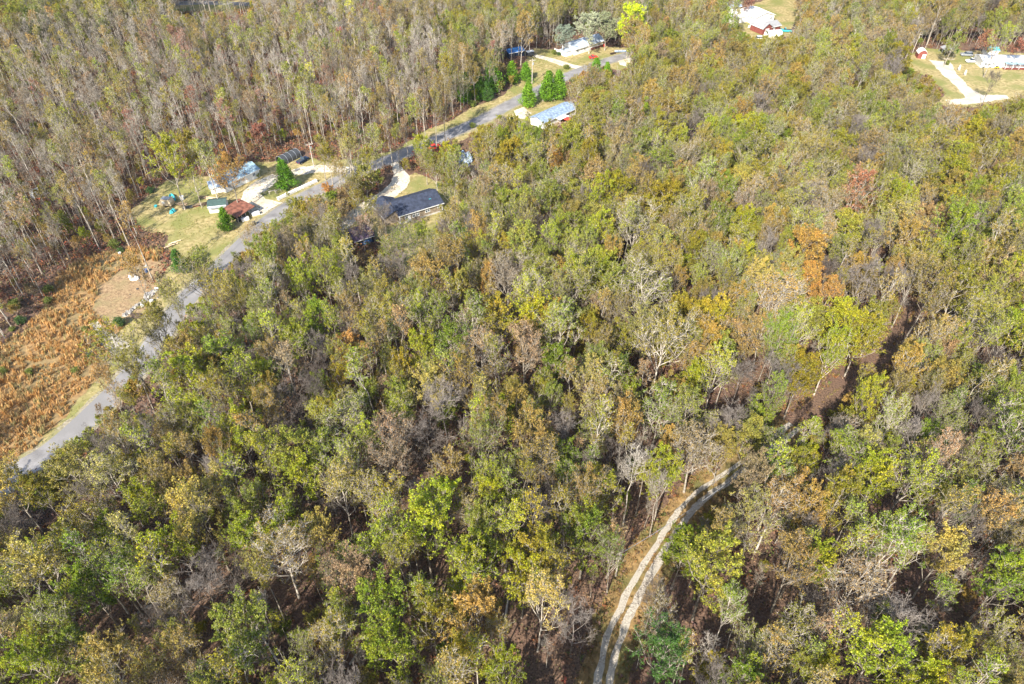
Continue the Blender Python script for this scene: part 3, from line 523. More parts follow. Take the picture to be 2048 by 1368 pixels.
for t in trees:
    hz = t['H']*t['sz']; px, py = proj(t['x'], t['y'], hz*.7); dep = t['y']*CP+(CAMH-hz*.7)*SP
    rp = t['R']*t['s']*FPX/dep; t['px'], t['py'], t['dep'] = px, py, dep
    vis = (-rp*.6 < px < 2048+rp*.6) and (-rp*.6 < py < 1368+rp*.6); t['vis'] = vis; t['size'] = (t['R']*t['s']/dep) if vis else 0
leafy = sorted([t for t in trees if t['vis'] and t['kind'] not in ('bare', 'thinbare', 'cedar')], key=lambda t: -t['size']-(10 if t['spec'] else 0))[:300]
baret = sorted([t for t in trees if t['vis'] and t['kind'] in ('bare', 'thinbare')], key=lambda t: -t['size']-(10 if t['spec'] else 0))[:110]
ced = [t for t in trees if t['kind'] == 'cedar']
ind = leafy+baret+ced; ids = {id(t) for t in ind}; rest = [t for t in trees if id(t) not in ids]
PNAME = {'round': 'broadleaf_tree', 'sparse': 'broadleaf_tree', 'airy': 'broadleaf_tree', 'slender': 'slender_tree', 'bare': 'bare_tree', 'thinbare': 'bare_tree', 'small': 'small_tree', 'dense': 'broadleaf_tree', 'cedar': 'cedar_tree'}
SHAPE = {'round': 'full-crowned', 'sparse': 'thin-leaved', 'airy': 'twiggy', 'slender': 'slender', 'small': 'small', 'dense': 'dense round'}
def zone(t):
    px, py = t['px'], t['py']; bx, by = proj(t['x'], t['y'])
    tx = np.interp(by, [p[1] for p in TRACK_PX[::-1]], [p[0] for p in TRACK_PX[::-1]]) if by > 640 else None
    if by < np.interp(bx, [p[0] for p in ROAD_PX], [p[1] for p in ROAD_PX]) and bx < 1200: s_ = 'beyond the paved road'
    elif tx is None: s_ = 'in the far right-hand woods' if px > 1300 else 'in the middle woods'
    else: s_ = 'right of the gravel track' if bx > tx else 'left of the gravel track'
    row = ['top edge', 'upper quarter', 'upper middle', 'middle', 'lower middle', 'lower quarter', 'lowest strip', 'bottom edge'][int(np.clip(py//171, 0, 7))]
    c = ['far left', 'left', 'centre left', 'centre right', 'right', 'far right'][int(np.clip(px//342, 0, 5))]
    return s_, row, c
ORD = ['first', 'second', 'third', 'fourth', 'fifth', 'sixth', 'seventh', 'eighth', 'ninth', 'tenth', 'eleventh', 'twelfth']
groups = {}
for t in ind:
    if t['where']: continue
    d = ('bare grey' + (' slim' if t['kind'] == 'thinbare' else ' wide')) if t['tint'] == 'bare' else SHAPE.get(t['kind'], 'conical')+' '+t['tint']
    if t['kind'] == 'cedar': d = 'conical '+t['tint']+' cedar'
    groups.setdefault((d, zone(t)), []).append(t)
NUM = ['', 'one', 'two', 'three', 'four', 'five', 'six', 'seven', 'eight', 'nine', 'ten', 'eleven', 'twelve']
for (d, (s_, row, c)), L_ in groups.items():
    L_.sort(key=lambda t: t['px']); n = len(L_); place = f'{s_}, {row} {c}'
    noun = '' if 'cedar' in d else ' tree'
    for i, t in enumerate(L_):
        if n == 1: t['label'] = f'{d}{noun} {place}'
        else:
            o = 'leftmost' if i == 0 else 'rightmost' if i == n-1 else ORD[i]+' from left'
            t['label'] = f'{o} {d}{noun} {place}'
GRP = {'cedar': 'cedars along the road and yards', 'bare': 'bare trees in the woods', 'thinbare': 'bare trees in the woods', 'small': 'small understory trees'}
for t in ind:
    tm, cm, H, R = PROTO[t['key']]
    lab = t.get('label') or f"{t['tint']} conical cedar, {t['where']}"
    o = thing(PNAME[t['kind']], lab, 'tree', (t['x'], t['y'], 0), 0, GRP.get(t['kind'], 'autumn trees of the woods'))
    o.rotation_euler = (t['tx'], t['ty'], t['rot']); o.scale = (t['s'], t['s'], t['sz'])
    for nm, me in (('trunk', tm), ('crown', cm)):
        c = bpy.data.objects.new(nm, me); col.objects.link(c); c.parent = o
        c['tint'] = [float(a) for a in t['t1']]; c['tint2'] = [float(a) for a in t['t2']]; c['barkv'] = t['bv']
# the rest of the woods: one object, trees placed on points
src = {}
for t in ind:                                                     # an individual of each kind lends its meshes
    src.setdefault(t['key'], None)
def gn_stuff(name, items, label, cat):
    me = bpy.data.meshes.new(name); me.from_pydata([(t['x'], t['y'], 0) for t in items], [], [])
    def at_(an, ty, arr, f):
        a = me.attributes.new(an, ty, 'POINT'); a.data.foreach_set(f, np.ascontiguousarray(arr, np.float32).ravel())
    at_('tint', 'FLOAT_COLOR', [[*t['t1'], 1] for t in items], 'color'); at_('tint2', 'FLOAT_COLOR', [[*t['t2'], 1] for t in items], 'color')
    at_('barkv', 'FLOAT', [t['bv'] for t in items], 'value')
    at_('rot', 'FLOAT_VECTOR', [[t['tx'], t['ty'], t['rot']] for t in items], 'vector'); at_('scl', 'FLOAT_VECTOR', [[t['s'], t['s'], t['sz']] for t in items], 'vector')
    a = me.attributes.new('variant', 'INT', 'POINT'); a.data.foreach_set('value', [KEYS.index(t['key']) for t in items])
    o = bpy.data.objects.new(name, me); col.objects.link(o)
    ng = bpy.data.node_groups.new('scatter_trees', 'GeometryNodeTree'); ng.interface.new_socket('Geometry', in_out='INPUT', socket_type='NodeSocketGeometry'); ng.interface.new_socket('Geometry', in_out='OUTPUT', socket_type='NodeSocketGeometry')
    L = ng.links.new; gi = ng.nodes.new('NodeGroupInput'); go = ng.nodes.new('NodeGroupOutput'); J = ng.nodes.new('GeometryNodeJoinGeometry')
    def attr(nm, ty):
        n = ng.nodes.new('GeometryNodeInputNamedAttribute'); n.data_type = ty; n.inputs[0].default_value = nm; return n.outputs[0]
    var, rot, scl = attr('variant', 'INT'), attr('rot', 'FLOAT_VECTOR'), attr('scl', 'FLOAT_VECTOR')
    for k in {t['key'] for t in items}:
        ob = [c for c in bpy.data.objects if c.type == 'MESH' and c.data in PROTO[k][:2]]
        if len({c.data for c in ob}) < 2: raise RuntimeError(f'no source for {k}')
        jj = ng.nodes.new('GeometryNodeJoinGeometry')
        for me_ in PROTO[k][:2]:
            oi = ng.nodes.new('GeometryNodeObjectInfo'); oi.transform_space = 'ORIGINAL'; oi.inputs['Object'].default_value = next(c for c in ob if c.data == me_); L(oi.outputs['Geometry'], jj.inputs[0])
        cmp_ = ng.nodes.new('FunctionNodeCompare'); cmp_.data_type = 'INT'; cmp_.operation = 'EQUAL'; L(var, cmp_.inputs[2]); cmp_.inputs[3].default_value = KEYS.index(k)
        ip = ng.nodes.new('GeometryNodeInstanceOnPoints'); L(gi.outputs[0], ip.inputs['Points']); L(cmp_.outputs[0], ip.inputs['Selection']); L(jj.outputs[0], ip.inputs['Instance'])
        L(rot, ip.inputs['Rotation']); L(scl, ip.inputs['Scale']); L(ip.outputs[0], J.inputs[0])
    L(J.outputs[0], go.inputs[0])
    md = o.modifiers.new('scatter', 'NODES'); md.node_group = ng
    return tag(o, label, cat, kind='stuff')
have = {t['key'] for t in ind}
for t in rest:                                                     # every kind needs one individual to copy from
    if t['key'] not in have:
        k = next(h for h in have if h[0] == t['kind']) if any(h[0] == t['kind'] for h in have) else next(iter(have)); t['key'] = k
gn_stuff('woodland', rest, 'distant autumn woodland of olive, tan and bare trees beyond the nearer ones', 'woodland')
for i, (px, py) in enumerate(SHR):
    p = at(px, py, 1.0); s = g.uniform(.35, .7)
    o = thing('shrub', '', 'shrub', (p.x, p.y, 0), g.uniform(0, 6), 'green shrubs in the open ground'); o.scale = (s, s, s*g.uniform(.8, 1.2))
    v = PROTO[('shrub', i % 2)]; tt = TINT['mid green' if i % 3 else 'dark green']
    wh = ['beside the rubble line', 'at the gravel apron, left side', 'below the gravel apron', 'in the grass left below the apron', 'at the golden field edge by the road', 'at the far left field edge', 'at the left photo edge above the field', 'alone inside the golden field', 'at the top of the golden grass', 'behind the debris yard', 'on the verge beside the forked drive', 'on the verge left of the cedar pair', 'behind the dark-roofed house', 'second at the top of the golden grass', 'by the woods left of the field', 'among the brush left of the field', 'at the lowest left field edge', 'near the woods above the debris', 'by the white fence at the pale-roofed house', 'second by the white fence panels', 'beside the blue-roofed mobile home', 'at the lawn corner by the camper', 'beside the grey carport', 'in the road verge by its bend', 'right of the pale-roofed house', 'brown one at the cedar row foot'][i]
    o['label'] = f"{'mid' if i % 3 else 'dark'} green rounded shrub {wh}" if i != 25 else 'small round shrub at the cedar row foot'
    for nm, me in (('stems', v[0]), ('foliage', v[1])):
        c = bpy.data.objects.new(nm, me); col.objects.link(c); c.parent = o; c['tint'] = list(map(float, tt[0])); c['tint2'] = list(map(float, tt[1])); c['barkv'] = 0.0

# ---------------------------------------------------------------- undergrowth and tall grass (stuff)
def scatter_pts(n, seed, ymin=25, ymax=420, mode='forest'):
    g = np.random.default_rng(seed); y = np.sqrt(g.uniform(ymin**2, ymax**2, n)); e = .7315*(CAMH*SP+y*CP)+6; x = g.uniform(-1, 1, n)*e
    dz = -CAMH; dep = y*CP+CAMH*SP; px = 1024+FPX*x/dep; py = 684-FPX*(y*SP+dz*CP)/dep
    keep = (segdist(roadL, x, y) > 3.6) & (segdist(trackL, x, y) > 2.2)
    inm = np.zeros(n, bool)
    for P in CLEAR: inm |= pin(P, px, py)
    inm2 = pin([(783, 322), (820, 345), (822, 366), (808, 384), (735, 424), (690, 466), (672, 458), (692, 428), (755, 384), (775, 350)], px, py); keep &= ~inm2
    for (a, b), r in BLD: keep &= (x-a)**2+(y-b)**2 > (r*.75)**2
    keep &= ~inm if mode == 'forest' else inm
    return x[keep], y[keep], px[keep], py[keep], g
x, y, px, py, gg = scatter_pts(120000, 5)
noise = np.sin(x*.31+np.sin(y*.17)*2)*np.cos(y*.27+np.sin(x*.13)*2); lf = (px < 900) & (py < 620)
keep = (noise+gg.normal(0, .5, len(x)) > np.where(lf, -1.4, -.1)); x, y, px, py, lf = (a[keep] for a in (x, y, px, py, lf)); n = len(x)
hh = gg.uniform(.3, 1.0, n)*np.where(lf, 2.2, 1.5); m = 9
az = gg.uniform(0, 6.28, (n, m)); rr = gg.uniform(.1, 1, (n, m))*hh[:, None]*.8; zz = gg.uniform(.15, 1, (n, m))*hh[:, None]
C = np.stack([x[:, None]+np.cos(az)*rr, y[:, None]+np.sin(az)*rr, zz], -1).reshape(-1, 3)
pal = np.array([(.17, .10, .075), (.22, .12, .07), (.28, .12, .055), (.25, .17, .075), (.14, .16, .05), (.20, .12, .10), (.33, .10, .06)])
pw = np.where(lf[:, None], np.array([[.12, .22, .26, .18, .06, .06, .10]]), np.array([[.3, .24, .08, .14, .08, .14, .02]])); cu = pw.cumsum(1); ci = (gg.uniform(0, 1, (n, 1)) > cu).sum(1).clip(0, 6)
cc = np.repeat(pal[ci], m, 0)*gg.uniform(.6, 1.3, (n*m, 1)); lvv = np.concatenate([cc, np.ones((n*m, 1))], 1)
V, F, A = leaves(gg, C, .26, lvv, .6)
o = bpy.data.objects.new('undergrowth', fast_mesh('undergrowth', V, F, 4, 'brush', {'leafcol': ('FLOAT_COLOR', A)})); col.objects.link(o)
tag(o, 'brown and rust brush and saplings covering the forest floor', 'undergrowth', kind='stuff')
def blades(name, polys, notin, dens, h, pal, seed, label, width=.06, nb=7, line=None, zlow=0):
    g = np.random.default_rng(seed); XY = []
    for P in polys:
        W = np.array([[at(*q).x, at(*q).y] for q in P]); lo, hi = W.min(0), W.max(0); n = int((hi-lo).prod()*dens); q = g.uniform(lo, hi, (n, 2)); q = q[pin([tuple(a) for a in W], q[:, 0], q[:, 1])]; XY.append(q)
    if line is not None:
        d0, d1 = line; W = np.array(trackL); lo, hi = W.min(0)-5, W.max(0)+5; n = int((hi-lo).prod()*dens); q = g.uniform(lo, hi, (n, 2)); dd = segdist(trackL, q[:, 0], q[:, 1]); XY.append(q[(dd > d0) & (dd < d1) | (dd < .25)])
    q = np.concatenate(XY)
    for P in notin: q = q[~pin([(at(*a).x, at(*a).y) for a in P], q[:, 0], q[:, 1])]
    q = q[segdist(roadL, q[:, 0], q[:, 1]) > 3.2]
    ok = np.sin(q[:, 0]*.5+np.sin(q[:, 1]*.4)*2)*np.cos(q[:, 1]*.45+q[:, 0]*.2)+g.normal(0, .6, len(q)) > -.7; q = q[ok]; n = len(q)
    hs = h*g.uniform(.5, 1.2, n)*(1+.3*np.sin(q[:, 0]*.23+q[:, 1]*.31)); ci = g.integers(0, len(pal), n); base = np.array(pal)[ci]
    B = np.repeat(np.concatenate([q, np.zeros((n, 1))], 1), nb, 0)+np.concatenate([g.normal(0, .16, (n*nb, 2)), np.zeros((n*nb, 1))], 1)
    az = g.uniform(0, 6.28, n*nb); hb = np.repeat(hs, nb)*g.uniform(.6, 1.1, n*nb); wv = np.stack([np.cos(az), np.sin(az), 0*az], 1)*width
    lean = np.stack([g.normal(.12, .16, n*nb), g.normal(.05, .16, n*nb), 0*az], 1)*hb[:, None]; mid = B+lean*.4+np.stack([0*az, 0*az, hb*.6], 1); top = B+lean+np.stack([0*az, 0*az, hb], 1)
    V = np.stack([B-wv*.5, B+wv*.5, mid+wv, top, mid-wv], 1).reshape(-1, 3); F = np.arange(len(V)).reshape(-1, 5)
    c = np.repeat(base, nb, 0)*g.uniform(.65, 1.25, (n*nb, 1)); A = np.repeat(np.concatenate([c, np.ones((len(c), 1))], 1), 5, 0)
    o = bpy.data.objects.new(name, fast_mesh(name, V, F, 5, 'blade', {'leafcol': ('FLOAT_COLOR', A)})); col.objects.link(o); return tag(o, label, 'grass', kind='stuff')
x, y, px, py, gg = scatter_pts(90000, 8, 22, 230); n = len(x); m = 3
C = np.stack([np.repeat(x, m)+gg.normal(0, .4, n*m), np.repeat(y, m)+gg.normal(0, .4, n*m), gg.uniform(.03, .35, n*m)], -1)
pal = np.array([(.26, .16, .09), (.20, .13, .09), (.32, .22, .13), (.13, .085, .06), (.24, .13, .06), (.18, .17, .07)])
cc = pal[gg.integers(0, 6, n*m)]*gg.uniform(.6, 1.25, (n*m, 1)); V, F, A = leaves(gg, C, .19, np.concatenate([cc, np.ones((n*m, 1))], 1), 1.2)
o = bpy.data.objects.new('leaf_litter', fast_mesh('leaf_litter', V, F, 4, 'brush', {'leafcol': ('FLOAT_COLOR', A)})); col.objects.link(o)
tag(o, 'brown fallen leaves lying loose under the nearer trees', 'leaf litter', kind='stuff')
GOLD = [(.60, .36, .13), (.68, .43, .18), (.52, .29, .10), (.56, .39, .18), (.40, .26, .12), (.34, .30, .13)]
blades('tall_grass', [P_FIELD], [P_MOWN, [(178, 650), (196, 643), (262, 690), (238, 715)]], 2.4, 1.35, GOLD, 31, 'tall golden broom grass filling the open field', .07, 8)
blades('short_grass', [P_LAWN_L, P_LAWN_U, P_LAWN_U2, P_HOUSE], [P_FIELD], 1.1, .28, [(.42, .36, .14), (.30, .29, .08), (.45, .36, .17)], 32, 'short dry grass tufts on the lawns and verges', .05, 6)
blades('trackside_grass', [], [], 3.0, .5, [(.40, .26, .10), (.30, .22, .08), (.22, .20, .06), (.36, .19, .07)], 33, 'dry brown and green grass beside the gravel ruts', .06, 6, (1.9, 4.6))

# ---------------------------------------------------------------- buildings
def lot(name, label, cat, FL, FR, group=None, z=0.0):
    a, b = at(*FL), at(*FR); d = b-a
    o = thing(name, label, cat, (a.x, a.y, z), math.atan2(d.y, d.x), group); return o, d.length
def window(root, x, z, ww, hh, y=0.0, sx=None):
    f = MB(); t = .12
    def bx(m, a, b, c, e, y0, y1):
        if sx is None: m.box(a, b, y+y0, y+y1, c, e)
        else: m.box(sx-y1, sx-y0, a, b, c, e)
    for a, b, c, e in ((x, x+ww, z, z+t), (x, x+ww, z+hh-t, z+hh), (x, x+t, z+t, z+hh-t), (x+ww-t, x+ww, z+t, z+hh-t), (x+ww/2-.04, x+ww/2+.04, z+t, z+hh-t), (x+t, x+ww/2-.04, z+hh/2-.03, z+hh/2+.03), (x+ww/2+.04, x+ww-t, z+hh/2-.03, z+hh/2+.03)): bx(f, a, b, c, e, -.07, .02)
    fr = f.build('window', 'trim_white', root); p = MB(); bx(p, x+t, x+ww-t, z+t, z+hh-t, -.02, .01); p.build('pane', 'window_glass', fr)
def door(root, x, ww=1.0, hh=2.05, z=.05, m='trim_white', y=0.0):
    d = MB().box(x, x+ww, y-.06, y+.02, z, z+hh).build('door', m, root); MB().box(x+ww-.16, x+ww-.1, y-.12, y-.06, z+.95, z+1.05).build('handle', 'dark_grey', d)
def gable(root, w, d, h, rise, wall, roof, ov=.4, x0=0.0, y0=0.0, z0=0.0, name='wall', rname='roof', ridge='x', seams=False):
    m = MB(); t = .14
    if ridge == 'x': m.extrude([(y0, z0), (y0+d, z0), (y0+d, z0+h), (y0+d/2, z0+h+rise), (y0, z0+h)], x0, x0+w, 'x')
    else: m.extrude([(x0, z0), (x0+w, z0), (x0+w, z0+h), (x0+w/2, z0+h+rise), (x0, z0+h)], y0, y0+d)
    wl = m.build(name, wall, root); r = MB()
    a, b, L0, L1 = (y0, d, x0, w) if ridge == 'x' else (x0, w, y0, d); sl = rise/(b/2); e = .02
    for s in (0, 1):
        lo = a-ov if s == 0 else a+b+ov; mid = a+b/2; zl = z0+h-sl*ov+e; zm = z0+h+rise+e
        P = [(lo, zl), (mid, zm), (mid, zm+t), (lo, zl+t)]; r.extrude(P, L0-ov, L0+L1+ov, 'x' if ridge == 'x' else 'y')
        if seams:
            n = int((L1+2*ov)/.6)
            for i in range(n+1):
                q = L0-ov+(L1+2*ov)*i/n; r.extrude([(lo, zl+t+.003), (mid, zm+t+.003), (mid, zm+t+.05), (lo, zl+t+.05)], q-.02, q+.02, 'x' if ridge == 'x' else 'y')
    rf = r.build(rname, roof, root)
    f = MB(); lo = a-ov
    if ridge == 'x': f.box(L0-ov, L0+L1+ov, lo-.05, lo-.005, z0+h-sl*ov-.08, z0+h-sl*ov+.14)
    else: f.box(lo-.05, lo-.005, L0-ov, L0+L1+ov, z0+h-sl*ov-.08, z0+h-sl*ov+.14)
    f.build('gutter', 'trim_white', rf); return wl, rf
# 1 dark-roofed ranch house with two-part roof
r, W = lot('house', 'tan house with large dark blue-grey shingle roof and white windows, by the sandy drive', 'house', (801, 449), (885, 423))
gable(r, W, 9.0, 3.1, 2.0, 'tan_siding', 'slate_shingle', .5)
MB().box(-.06, W+.06, -.06, 9.06, 0, .5).build('foundation', 'concrete', r)
gable(r, 6.6, 9.2, 2.6, 1.5, 'tan_siding', 'slate_shingle', .4, x0=-3.9, y0=1.6, name='wing_wall', rname='wing_roof', ridge='y')
for x, z, a, b in ((W-1.6, 1.6, 1.0, 1.1), (W-5.6, 1.3, 1.6, 1.4), (W-9.8, 1.0, 1.1, 1.9), (W-8.6, 1.0, 1.1, 1.9), (1.6, 1.2, 1.2, 1.4)): window(r, x, z, a, b)
door(r, W-11.2); window(r, 2.0, 1.3, 1.2, 1.2, sx=W)
MB().box(W-.12, W+.05, -.08, .06, .5, 3.1).build('corner_trim', 'trim_white', r); MB().box(-.05, .12, -.08, .06, .5, 3.1).build('corner_trim', 'trim_white', r)
for x in (W*.4, W*.7): MB().tube([(x, 5.6, 4.2), (x, 5.6, 5.3)], .09, 8).build('roof_vent', 'dark_grey', r)
MB().box(W-3.2, W-2.5, 1.9, 2.05, 4.12, 4.22).build('roof_patch', 'teal_paint', r)
MB().box(W-10.2, W-7.3, -2.2, -.07, .35, .5).build('deck', 'wood', r)
# 2 open shed with rust roof
r, W = lot('shed', 'open-sided shed with rusty brown metal roof beside the white shed', 'shed', (478, 447), (509, 427))
MB().add([(-.6, -.6, 2.35), (W+.5, -.6, 2.35), (W+.5, 5.6, 3.15), (-.6, 5.6, 3.15), (-.6, -.6, 2.45), (W+.5, -.6, 2.45), (W+.5, 5.6, 3.25), (-.6, 5.6, 3.25)], [(0, 3, 2, 1), (4, 5, 6, 7), (0, 1, 5, 4), (1, 2, 6, 5), (2, 3, 7, 6), (3, 0, 4, 7)]).build('roof', 'brown_metal', r)
MB().box(0, W, 5.0, 5.1, 0, 3.0).box(0, .1, 2.6, 5.0, 0, 2.7).build('back_wall', 'wood', r)
for i in range(5): MB().box(i*(W-.15)/4, i*(W-.15)/4+.15, 0, .15, 0, 2.4).build('post', 'pole_wood', r)
MB().box(.3, 1.6, .5, 1.4, 0, 1.2).box(2.2, 3.6, .7, 1.6, 0, .8).box(2.4, 3.2, .8, 1.4, .8, 1.3).build('stored_goods', 'dark_grey', r)
# 3 white shed
r, W = lot('shed', 'small white shed with dark green-grey roof edge, left of the rusty-roofed shed', 'shed', (420, 427), (455, 423))
gable(r, W, 4.2, 2.3, .7, 'white_paint', 'green_roof', .2); door(r, W*.6, 1.0, 1.9); MB().box(-.1, W+.1, -1.0, -.06, 2.0, 2.06).build('awning', 'silver', r)
# 4 mobile home with teal roof
r, W = lot('mobile_home', 'white mobile home with pale teal roof behind the orange tree', 'mobile home', (452, 386), (521, 353))
gable(r, W, 6.5, 2.7, 1.2, 'white_paint', 'teal_roof', .35, seams=True)
for x in (1.2, W*.35, W*.8): window(r, x, 1.1, 1.1, 1.0)
door(r, W*.6); window(r, 1.8, 1.1, 1.1, 1.0, sx=W)
r, W = lot('house', 'low cream outbuilding with grey-blue roof at the left of the teal-roofed mobile home', 'outbuilding', (424, 389), (452, 383))
gable(r, W, 4.5, 2.2, .9, 'white_paint', 'pale_metal', .3); door(r, W*.55, 1.0, 1.9); window(r, .6, 1.0, .9, .8)
# 5 rounded dark canopy shed
def quonset(name, label, cat, FL, FR, R_, L_, skin, end, group=None):
    r, W = lot(name, label, cat, FL, FR, group); L_ = L_ or W; n = 12; pr = [(R_+R_*math.cos(math.pi*(1-i/n)), .9+R_*.85*math.sin(math.pi*i/n)) for i in range(n+1)]; pr = [(0, 0)]+pr+[(2*R_, 0)]; inn = [(R_+(a-R_)*.96, b*.965) for a, b in pr][::-1]
    MB().extrude(pr+inn, 0, L_, 'x').build('shell', skin, r); e = [(R_+(a-R_)*.955, b*.96) for a, b in pr]; MB().extrude(e, L_*.92, L_*.95, 'x').build('end_panel', end, r)
    for k in range(5): MB().tube([(L_*(k+.02)/4.05, R_+(a-R_)*1.012, b*1.012+.01) for a, b in pr], .05, 5).build('rib', 'silver', r)
    return r
quonset('canopy_shelter', 'dark grey round-topped canopy shelter behind the bright roadside cedar', 'shelter', (568, 331), (603, 314), 1.9, None, 'dark_grey', 'navy_cover')
# 6 long building with light blue roof
r, W = lot('house', 'white house with light blue metal roof below the roadside cedars', 'house', (1086, 259), (1152, 229))
gable(r, W, 6.2, 2.6, 1.1, 'white_paint', 'light_blue_metal', .5, seams=True)
for x in (1.5, W*.32, W*.72, W*.88): window(r, x, 1.0, 1.1, 1.1)
door(r, W*.55); MB().box(W*.25, W*.75, -2.4, -.07, .2, .35).build('porch', 'wood', r); MB().box(W*.35, W*.62, -2.4, -.56, 2.25, 2.33).build('awning', 'white_paint', r)
for x in (W*.36, W*.61): MB().tube([(x, -2.3, .35), (x, -2.3, 2.25)], .05, 6).build('post', 'white_paint', r)
# 7 pale metal roofed house
r, W = lot('house', 'white and brick house with pale grey metal roof under the silvery tree', 'house', (1149, 111), (1206, 93))
gable(r, W, 8, 2.7, 1.7, 'white_paint', 'pale_metal', .5, seams=True)
for x in (1.2, W*.3, W*.82): window(r, x, 1.0, 1.2, 1.2)
door(r, W*.5); MB().box(W*.55, W-.01, -.12, -.01, .02, 1.0).build('brick_skirt', 'brown_metal', r); window(r, 2, 1, 1.1, 1.1, sx=W)
MB().box(-4.2, -.4, 1, 5, 0, 2.1).build('annex', 'white_paint', r); MB().box(-4.4, -.45, .8, 5.2, 2.12, 2.24).build('annex_roof', 'pale_metal', r)
r, W = lot('shed', 'navy blue metal shed among reddish trees left of the forked drive', 'shed', (1018, 118), (1048, 112))
gable(r, W, 5, 2.4, .8, 'navy_cover', 'blue_paint', .3); door(r, W*.6, 1.2, 1.9, m='dark_grey'); MB().box(1, 3, -.05, .01, .1, 2).build('bay_door', 'dark_grey', r)
# 8 top right
r, W = lot('house', 'large white house with bright white roof at the top right', 'house', (1508, 50), (1543, 44))
gable(r, W+1, 12, 3.2, 1.6, 'white_paint', 'white_paint', .5, ridge='y', seams=True); window(r, 1, 1.2, 1.3, 1.3); window(r, W-1.6, 1.2, 1.3, 1.3); door(r, W*.45)
gable(r, 9, 8, 2.9, 1.4, 'white_paint', 'white_paint', .4, x0=-9.1, y0=5, name='wing_wall', rname='wing_roof'); window(r, -6, 1.2, 1.2, 1.2, y=5)
r, W = lot('house', 'blue-white building half hidden by trees left of the large white house', 'house', (1452, 28), (1480, 24))
gable(r, W, 7, 2.8, 1.4, 'white_paint', 'tarp_blue', .4, seams=True); window(r, 1, 1, 1.1, 1.1); door(r, W*.6)
r, W = lot('barn', 'red barn with weathered grey roof below the large white house', 'barn', (1524, 70), (1560, 62))
gable(r, 5.5, 8, 2.9, 1.7, 'barn_red', 'grey_roof', .4, ridge='y'); gable(r, W-5.6, 6.5, 2.6, 1.3, 'barn_red', 'grey_roof', .4, x0=5.6, y0=.4, name='wing_wall', rname='wing_roof')
MB().box(1.6, 3.8, -.06, .02, .05, 2.4).build('door', 'white_paint', r); window(r, 7, 1.0, 1.0, 1.0, y=.4)
quonset('canopy_shelter', 'rounded white fabric shelter in front of the grey barn roof', 'shelter', (1536, 77), (1564, 75), 2.2, None, 'white_paint', 'tan_paint')
# 9 right-hand clearing
r, W = lot('mobile_home', 'long white mobile home with flat white roof at the right edge', 'mobile home', (1960, 135), (2062, 137))
gable(r, W, 7.5, 2.7, .9, 'white_paint', 'white_paint', .25, seams=True)
MB().add([(W*.42, -2.2, 2.3), (W+.3, -2.2, 2.3), (W+.3, -.4, 2.62), (W*.42, -.4, 2.62), (W*.42, -2.2, 2.38), (W+.3, -2.2, 2.38), (W+.3, -.4, 2.70), (W*.42, -.4, 2.70)], [(0, 3, 2, 1), (4, 5, 6, 7), (0, 1, 5, 4), (1, 2, 6, 5), (2, 3, 7, 6), (3, 0, 4, 7)]).build('porch_roof', 'teal_roof', r)
for i in range(5): MB().box(W*.43+i*W*.135, W*.43+i*W*.135+.12, -2.15, -2.03, .1, 2.3).build('porch_post', 'white_paint', r)
MB().box(W*.42, W+.2, -2.2, -.08, .2, .32).build('porch_deck', 'barn_red', r)
for x in (1.2, 4.4, W*.55, W*.8): window(r, x, 1.1, 1.2, 1.0)
door(r, W*.68)
MB().tube([(W*.63, -2.35, 2.3), (W*.63, -2.45, 2.3)], .35, 14).build('satellite_dish', 'dark_grey', r)
r, W = lot('shed', 'small teal-roofed outbuilding behind the white mobile home', 'shed', (1972, 112), (1994, 112)); gable(r, W, 4, 2.3, .8, 'white_paint', 'teal_paint', .3); door(r, 1.4, 1, 1.8)
r, W = lot('shed', 'red barn-style shed with white roof and doors beside the clearing utility pole', 'shed', (1834, 117), (1851, 118))
m = MB().extrude([(0, 0), (W, 0), (W, 2.0), (W*.82, 3.0), (W/2, 3.5), (W*.18, 3.0), (0, 2.0)], 0, 3.6); m.build('wall', 'barn_red', r)
for a, b in (((-.15, 1.95), (W*.16, 3.06)), ((W*.16, 3.06), (W/2, 3.58)), ((W/2, 3.58), (W*.84, 3.06)), ((W*.84, 3.06), (W+.15, 1.95))): MB().extrude([a, b, (b[0], b[1]+.1), (a[0], a[1]+.1)], -.2, 3.8).build('roof', 'white_paint', r)
MB().box(W*.5, W*.92, -.06, .01, .05, 1.9).build('door', 'white_paint', r)
r, W = lot('carport', 'open carport with arched grey metal roof beside the tall green trees', 'carport', (1888, 112), (1911, 112)); n = 8
pr = [(W*i/n, 2.1+.75*math.sin(math.pi*i/n)) for i in range(n+1)]; MB().extrude(pr+[(a, b-.08) for a, b in pr[::-1]], 0, 5.5).build('roof', 'grey_roof', r)
for x in (.05, W-.15):
    for y_ in (.1, 2.7, 5.3): MB().box(x, x+.1, y_, y_+.1, 0, 2.12).build('post', 'silver', r)
